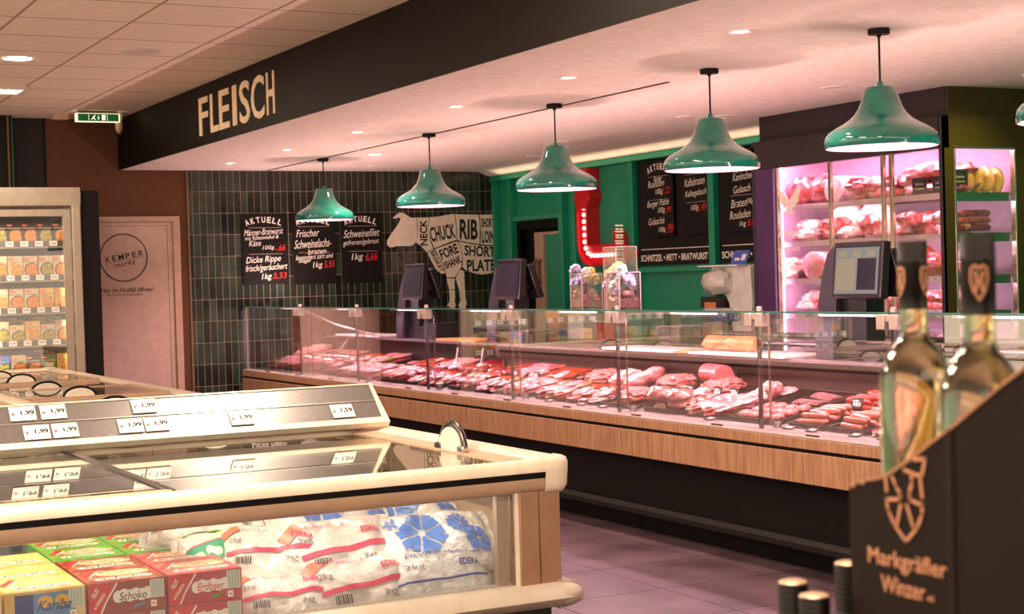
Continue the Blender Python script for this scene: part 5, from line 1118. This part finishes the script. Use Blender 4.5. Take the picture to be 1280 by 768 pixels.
lay = [('s', 1.208, 4.90), ('s', 1.208, 5.135), ('e', 1.455, 4.90), ('e', 1.455, 5.135), ('k', .96, 4.90), ('k', .96, 5.135), ('k', .96, 5.385), ('h', 1.208, 5.385), ('h', 1.455, 5.385), ('k', .715, 4.90), ('k', .715, 5.135), ('h', 1.208, 5.62), ('h', 1.455, 5.62)]
for (k, x, y) in lay:
    for lv in (0, 1):
        src, nm = cs_[k]
        if k not in first: o = src; first.add(k)
        else: o = copy_tree(src)
        top = ZB + lv * .0995 + (.0 if k != 'h' or y > 5.5 else 0); o.location = (x, y, top)
        rr_ = {4.90: 'front', 5.135: 'second', 5.385: 'third', 5.62: 'fourth'}[y]; cn = 'leftmost' if x < .8 else 'left' if x < 1.1 else 'middle' if x < 1.3 else 'right'
        o['label'] = f'{nm}, {rr_} row, {cn} column, {"upper" if lv else "lower"} layer in near freezer'; o['category'] = 'cake box' if k != 'k' else 'ice cream box'; o['group'] = 'stacked boxes in the near freezer'
# ------------------------------------------------------------------ ice and food bags
mat('bag_white', (206, 196, 190), .22, c2=(226, 218, 212), scale=40, bump=.5, bscale=60, coat=.5); mat('bag_ice', (200, 198, 198), .18, c2=(226, 224, 222), scale=30, bump=.9, bscale=45, coat=.6)
mat('ink_blue', (58, 112, 200), .4); mat('ink_red', (214, 40, 90), .4); mat('ink_orange', (236, 110, 80), .4); mat('ink_grey', (90, 80, 90), .5); mat('ink_navy', (40, 50, 140), .4)
def bagsurf(L, W, T, seed):
    def P(x, y, top=True, off=0.):
        s_, t_ = 2 * x / L, 2 * y / W; s_ = max(-1, min(1, s_)); t_ = max(-1, min(1, t_))
        e = max(0, (1 - abs(s_) ** 3.5)) ** .6 * max(0, (1 - abs(t_) ** 2.6)) ** .55
        n_ = noise.noise(Vector((x * 9 + seed, y * 9, seed * 2.3))) * .022 + noise.noise(Vector((x * 26, y * 26 + seed, seed))) * .008
        z_ = (T / 2 + n_) * e
        return Vector((x * (1 - .03 * (1 - e)), y, (z_ + off) if top else -z_ * .9 - off))
    return P
def bag(L, W, T, seed, style):
    P = bagsurf(L, W, T, seed); nx, ny = 40, 26; m = MB(); bm_ = 'bag_ice' if style in ('blue', 'bluetext') else 'bag_white'
    for top in (True, False):
        vs = [P(L * (i / nx - .5), W * (j / ny - .5), top) for j in range(ny + 1) for i in range(nx + 1)]
        fs = [(j * (nx + 1) + i, j * (nx + 1) + i + 1, (j + 1) * (nx + 1) + i + 1, (j + 1) * (nx + 1) + i) for j in range(ny) for i in range(nx)]
        if not top: fs = [f_[::-1] for f_ in fs]
        m.add(vs, fs, bm_)
    for s_ in (-1, 1):
        vs = [Vector((s_ * (L / 2 * .97 + k * .028), W * (j / 12 - .5), .006 * sin(j * 1.9 + k))) for k in (0, 1) for j in range(13)]
        m.add(vs, [(j, j + 1, 14 + j, 13 + j) for j in range(12)], bm_)
    b_ = m.build('ice_bag' if style != 'veg' else 'vegetable_bag', ang=70)
    F = lambda a, b, w_=0: P(a, b, True, .0065 + w_)
    m = MB()
    def strip(p, q, w_, c_, n=14):
        p, q = Vector(p), Vector(q); m_ = [p.lerp(q, k / n) for k in range(n + 1)]
        d = (q - p).normalized(); nn = Vector((-d.y, d.x)) * w_ / 2
        for a, b in zip(m_[:-1], m_[1:]): m.add([F(*(a - nn)), F(*(b - nn)), F(*(b + nn)), F(*(a + nn))], [(0, 1, 2, 3)], c_)
    def star(cx, cy, r_, w_, c_, rot_=0):
        for k in range(6):
            a = rot_ + k * pi / 3; d = Vector((cos(a), sin(a))); c0 = Vector((cx, cy)); nn_ = Vector((-d.y, d.x)); r2_ = r_ * (1 if k % 2 else .86)
            for s_ in (-1, 1):
                for q in range(5):
                    a0, a1 = .16 + q * .168, .16 + (q + 1) * .168; e_ = w_ * .08
                    P4 = [c0 + d * r2_ * a0 + nn_ * s_ * e_, c0 + d * r2_ * a1 + nn_ * s_ * e_, c0 + d * r2_ * a1 + nn_ * s_ * (e_ + w_ * (.25 + .45 * a1)), c0 + d * r2_ * a0 + nn_ * s_ * (e_ + w_ * (.15 + .45 * a0))]
                    m.add([F(*p_) for p_ in P4], [(0, 1, 2, 3)], c_)
            for s_ in ():
                d2 = Vector((cos(a + s_ * .85), sin(a + s_ * .85))); strip(c0 + d * r_ * .5, c0 + d * r_ * .5 + d2 * r_ * .42, w_ * .7, c_, 4)
    if style == 'blue': star(-.06, .005, .088, .056, 'ink_blue', .3); star(.09, .03, .05, .026, 'ink_blue'); star(.155, -.03, .055, .034, 'ink_blue', .5); star(-.16, .06, .03, .01, 'ink_blue'); m.text('EISWÜRFEL', F, 0, 'ink_navy', w=.12, hh=.010, cx=.09, cy=-.085)
    elif style == 'bluetext': m.text('EISWÜRFEL', F, 0, 'ink_navy', w=.2, hh=.016, cx=-.02, cy=.05); m.text('2kg', F, 0, 'ink_grey', w=.075, hh=.028, cx=-.10, cy=.0); m.text('EDEKA', F, 0, 'ink_navy', w=.08, hh=.022, cx=.11, cy=.0, bold=.03); strip((-.2, -.055), (.18, -.045), .008, 'ink_navy')
    elif style == 'red':
        m.text('EDEKA', F, 0, 'ink_red', w=.085, hh=.022, cx=.12, cy=.045, bold=.03); m.text('2kg', F, 0, 'ink_grey', w=.05, hh=.03, cx=-.13, cy=.03); m.text('2kg', F, 0, 'ink_grey', w=.05, hh=.028, cx=.09, cy=-.055, rot=180)
        strip((-.16, -.03), (.17, .0), .018, 'ink_red'); m.text('CRUSHED ICE', F, 0, 'ink_red', w=.17, hh=.014, cx=-.05, cy=.085)
        for q in range(8): strip((-.12 + q * .008, -.075), (-.12 + q * .008, -.045), .003 + .002 * (q % 2), 'print_black', 2)
        strip((-.20, .05), (-.13, .10), .04, 'ink_orange', 6)
    else:
        strip((-.2, -.05), (.2, -.02), .09, 'green_paint'); strip((-.2, .115), (.2, .11), .03, 'green_paint'); strip((-.2, .0), (.2, .025), .008, 'ink_red'); m.blob(P(.0, .06), .07, .035, .012, 'cheese', amp=.3); strip((-.1, .085), (.08, .095), .02, 'c_green')
    m.build('bag_print', b_); return b_
BG = {k: bag(.44, .27, .155, s_, k) for s_, k in enumerate(('blue', 'bluetext', 'red', 'veg'))}
fb = set()
def putbag(k, x, y, z_, rx, rz, lab, sc=1.):
    if k in fb: o = copy_tree(BG[k])
    else: o = BG[k]; fb.add(k)
    o.location = (x, y, z_); o.rotation_mode = 'XYZ'; o.rotation_euler = (R(rx), R(0), R(rz)); o.scale = (sc, sc, sc)
    o['label'] = lab; o['category'] = 'ice bag' if k != 'veg' else 'vegetable bag'; o['group'] = 'bags in the near freezer'
putbag('bluetext', 2.30, 5.02, .468, 52, 2, 'clear ice bag with blue stripe and 2kg, lower right corner of the freezer window')
putbag('blue', 2.33, 5.08, .565, 44, -4, 'large clear ice bag with a blue snowflake, upper right in the freezer window', .98)
putbag('red', 2.00, 5.00, .455, 55, 5, 'white bag with pink stripe and 2kg, bottom middle of the freezer window')
putbag('red', 1.97, 5.10, .565, 55, 5, 'white bag with pink stripe, lying on top of the bottom middle bag')
putbag('blue', 2.02, 5.28, .665, 38, 8, 'ice bag with blue snowflakes behind the pink striped bags')
putbag('blue', 2.38, 5.42, .60, 20, 0, 'ice bag with blue snowflake at the far right behind the front bags')
putbag('red', 1.76, 5.14, .575, 48, -28, 'crumpled white bag with orange corner, left of the pink striped bags', .9)
putbag('red', 1.74, 4.99, .445, 40, -12, 'white bag with red print, bottom left beside the cake boxes', .85)
putbag('veg', 1.66, 5.24, .575, 30, -8, 'green and white vegetable bag behind the strawberry cake boxes', .85)
putbag('veg', 1.62, 5.50, .65, 26, -20, 'green and white vegetable bag at the back of the freezer window', .85)
putbag('red', 2.0, 5.65, .56, 10, 0, 'white bag with red print lying at the back of the freezer')
putbag('blue', 2.35, 5.75, .53, 5, 90, 'ice bag with blue snowflake lying flat at the back right of the freezer')
putbag('blue', 1.75, 5.75, .52, 5, 80, 'ice bag with blue snowflake lying flat at the back of the freezer')

# ================================================================== FOREGROUND WINE
m = MB((1.25, 1.0, 0)); m.box(.92, 1.75, .2, 1.55, .83, .868, 'dark_brown')
for (x, y) in ((.96, .25), (.96, 1.5), (1.7, .25), (1.7, 1.5)): m.box(x - .03, x + .03, y - .03, y + .03, 0, .83, 'dark_brown')
m.build('display_table', label='dark display table below the wine, under the lower edge of the photo', cat='table', bev=.004)
# carton under the bottles
MB((1.25, 1.1, .869)).box(1.006, 1.115, .63, 1.19, .869, 1.208, 'carton_brown').build('wine_carton', bev=.003, label='narrow brown wine carton under the right wine bottle', cat='carton')
MB((1.25, 1.1, .869)).box(1.125, 1.39, .63, 1.35, .869, 1.208, 'carton_brown').build('wine_carton', bev=.003, label='wider brown wine carton under the left wine bottle', cat='carton')
mat('fold', (30, 18, 10), .7)
BO = (1.0, .9, .869); bx = thing('display_carton', BO, 'dark brown cardboard wine display with copper crest and lettering, slanted top edge', 'carton')
prof = [(1.212, .869), (1.212, 1.288), (1.209, 1.291), (1.205, 1.289), (1.199, 1.295), (1.191, 1.294), (1.186, 1.298), (1.178, 1.299), (1.165, 1.302), (1.155, 1.306), (1.140, 1.314), (1.122, 1.324), (1.09, 1.344), (1.063, 1.360), (1.039, 1.376), (1.01, 1.395), (.982, 1.412), (.95, 1.433), (.88, 1.47), (.70, 1.50), (.62, 1.50), (.62, .869)]
m = MB(BO); m.prism([(-y, z_) for y, z_ in prof], FR_X(1.0), -.004, 0, 'carton_brown'); m.build('side_panel', bx)
m = MB(BO); m.prism([(-y, z_ + .0006) for y, z_ in prof[1:17]] + [(-y, z_ - .0025) for y, z_ in reversed(prof[1:17])], FR_X(1.0), .0, .0008, 'carton_edge'); m.build('cut_edge', bx)
m = MB(BO); m.box(1.003, 1.40, .616, .62, .869, 1.50, 'carton_brown'); m.build('end_panel', bx)
m = MB(BO); m.box(.9990, 1.0, 1.0745, 1.0765, .869, 1.349, 'fold'); m.box(.9988, 1.0, 1.069, 1.0745, .869, 1.352, 'carton_brown'); m.build('fold_line', bx)
LOGO = [[(1.158, 1.301), (1.157, 1.289)], [(1.149, 1.303), (1.144, 1.295), (1.138, 1.288), (1.14, 1.283), (1.158, 1.281), (1.155, 1.271), (1.147, 1.258), (1.132, 1.245), (1.117, 1.259), (1.11, 1.272), (1.109, 1.281), (1.125, 1.284), (1.126, 1.29), (1.122, 1.301), (1.123, 1.308)], [(1.132, 1.311), (1.109, 1.307), (1.104, 1.324), (1.119, 1.322)], [(1.111, 1.305), (1.109, 1.288)], [(1.138, 1.278), (1.144, 1.259)], [(1.13, 1.279), (1.122, 1.26)]]
m = MB(BO); F = FR_X(1.0)
for l in LOGO: m.ribbon([(-a, b) for a, b in l], .0034, F, .0010, 'copper')
m.build('crest', bx)
m = MB(BO); m.text('Markgräfler', F, .0010, 'copper', w=.106, hh=.0205, cx=-1.1325, cy=1.2235, bold=.015); m.text('Winzer', F, .0010, 'copper', w=.060, hh=.0165, cx=-1.138, cy=1.2010, bold=.015); m.text('eG', F, .0010, 'copper', w=.009, hh=.005, cx=-1.101, cy=1.197, bold=.03); m.build('lettering', bx)
# bottles
def wine_mat(name, col, ior=1.36):
    m_, n, out = nt(name); N = n.nodes; b = N.new('ShaderNodeBsdfPrincipled'); n.links.new(b.outputs[0], out.inputs[0])
    b.inputs['Base Color'].default_value = (*col, 1); b.inputs['Roughness'].default_value = .0; b.inputs['IOR'].default_value = ior; b.inputs['Transmission Weight'].default_value = 1.
    MATS[name] = m_
wine_mat('wine_yellow', (1., .90, .42), 1.34)
glass('bottle_glass', (.97, .97, .90), 1.5, .0, 2.2)
def bottle(o, full, lab, capturn=0.):
    t = thing('wine_bottle', o, lab, 'wine bottle', 'white wine bottles in the display')
    body = [(0, .004), (.034, .002), (.038, .010), (.0385, .150), (.0378, .168), (.0355, .181), (.031, .193), (.0255, .202), (.0200, .2085), (.0165, .214), (.0152, .222), (.0148, .245), (.0140, .305)]
    MB(o).lathe([(r_, z_) for r_, z_ in body], o, 'bottle_glass', n=48).build('bottle_glass', t, ang=60)
    lq = [(max(0, r_ - .0022), max(.006, z_)) for r_, z_ in body if z_ < full] ; top = lq[-1]
    MB(o).lathe(lq + [(lq[-1][0], full), (0, full)], o, 'wine_yellow', n=48).build('wine', t, ang=40)
    cap = [(.0153, .244), (.0153, .262), (.0157, .2625), (.0157, .292), (.0162, .293), (.0162, .298), (.0157, .299), (.0157, .314), (.0152, .3165), (0, .3168)]
    cp = MB(o).lathe(cap, o, 'cap_black', n=40).build('screw_cap', t, ang=40)
    m = MB(o)
    for tn in (0, 2.1, 4.2):
        def C(a, b, w_=0): an = R(-130) + capturn + tn + a / .0157; rr_ = .0160 + w_; return Vector((o[0] + rr_ * cos(an), o[1] + rr_ * sin(an), o[2] + b))
        for l in ([(-.007, .286), (-.0035, .289), (0, .286), (.0035, .289), (.007, .286), (.0075, .276), (.005, .266), (0, .258), (-.005, .266), (-.0075, .276)],): m.ribbon(l, .0019, C, 0, 'copper', closed=True)
        m.ribbon([(-.003, .283), (-.0015, .274), (-.003, .266)], .0022, C, 0, 'copper'); m.ribbon([(.003, .283), (.0015, .274), (.003, .266)], .0022, C, 0, 'copper')
    m.build('cap_crest', cp); return t
bottle((1.17, 1.305, 1.209), .262, 'left wine bottle with black screw cap standing behind the brown display', 1.0)
bottle((1.044, 1.079, 1.209), .262, 'right wine bottle with black screw cap, nearer and partly behind the slanted carton', 0.)
def dbottle(o, lab):
    t = thing('dark_bottle', o, lab, 'wine bottle', 'dark bottle tops at the lower edge')
    MB(o).lathe([(0, .0), (.036, 0), (.0375, .01), (.0375, .17), (.034, .20), (.022, .225), (.0148, .25), (.014, .28)], o, 'black_gloss', n=40).build('bottle_glass', t, ang=60)
    m = MB(o); pr = [(.0155, .235)]
    for k in range(9): z_ = .26 + k * .0055; pr += [(.0155, z_), (.0146, z_ + .002), (.0155, z_ + .004)]
    pr += [(.0155, .309), (.0145, .3115)]
    m.lathe(pr, o, 'cap_black', n=40); m.lathe([(.0145, .3115), (.010, .313), (0, .313)], o, 'cap_top', n=40); m.build('screw_cap', t, ang=50)
dbottle((1.0, 1.304, .869), 'leftmost dark bottle cap at the lower edge of the photo')
dbottle((1.112, 1.352, .869), 'dark bottle cap at the lower edge, taller looking one touching the carton edge')
dbottle((.975, 1.238, .869), 'lowest dark bottle cap, tucked against the brown carton')

# ================================================================== LIGHT, WORLD, CAMERA
lamp('cove_glow', 'AREA', (7.36, 12.0, 2.50), 1.2, (1., .72, .46), .05, 4.6, rot=(R(180), R(15), 0))
w_ = bpy.data.worlds.new('World'); S.world = w_; w_.use_nodes = True
bg = w_.node_tree.nodes['Background']; bg.inputs[0].default_value = (1., .75, .54, 1); bg.inputs[1].default_value = 1.25
cam = bpy.data.cameras.new('Camera'); co = bpy.data.objects.new('Camera', cam); COL.objects.link(co); S.camera = co
yaw, pit, rol, fpx = .484185, .01905711, .02933325, 1991.88
fw = Vector((sin(yaw) * cos(pit), cos(yaw) * cos(pit), -sin(pit))); rt = Vector((cos(yaw), -sin(yaw), 0)); dn = fw.cross(rt)
r2 = rt * cos(rol) + dn * sin(rol); d2 = -rt * sin(rol) + dn * cos(rol)
co.matrix_world = Matrix.Translation((0, 0, 1.5)) @ Matrix((r2, -d2, -fw)).transposed().to_4x4()
cam.sensor_width = 36; cam.lens = fpx / 1280 * 36; cam.clip_start = .05; cam.clip_end = 60
cam.dof.use_dof = True; cam.dof.focus_distance = 7.6; cam.dof.aperture_fstop = 9.0
S.view_settings.view_transform = 'Standard'; S.view_settings.look = 'None'; S.view_settings.gamma = 1; S.view_settings.use_curve_mapping = False
S.view_settings.exposure = 0.75
try: S.cycles.transparent_max_bounces = 24; S.cycles.max_bounces = 10; S.cycles.caustics_refractive = False; S.cycles.caustics_reflective = False; S.cycles.sample_clamp_indirect = 4
except Exception: pass
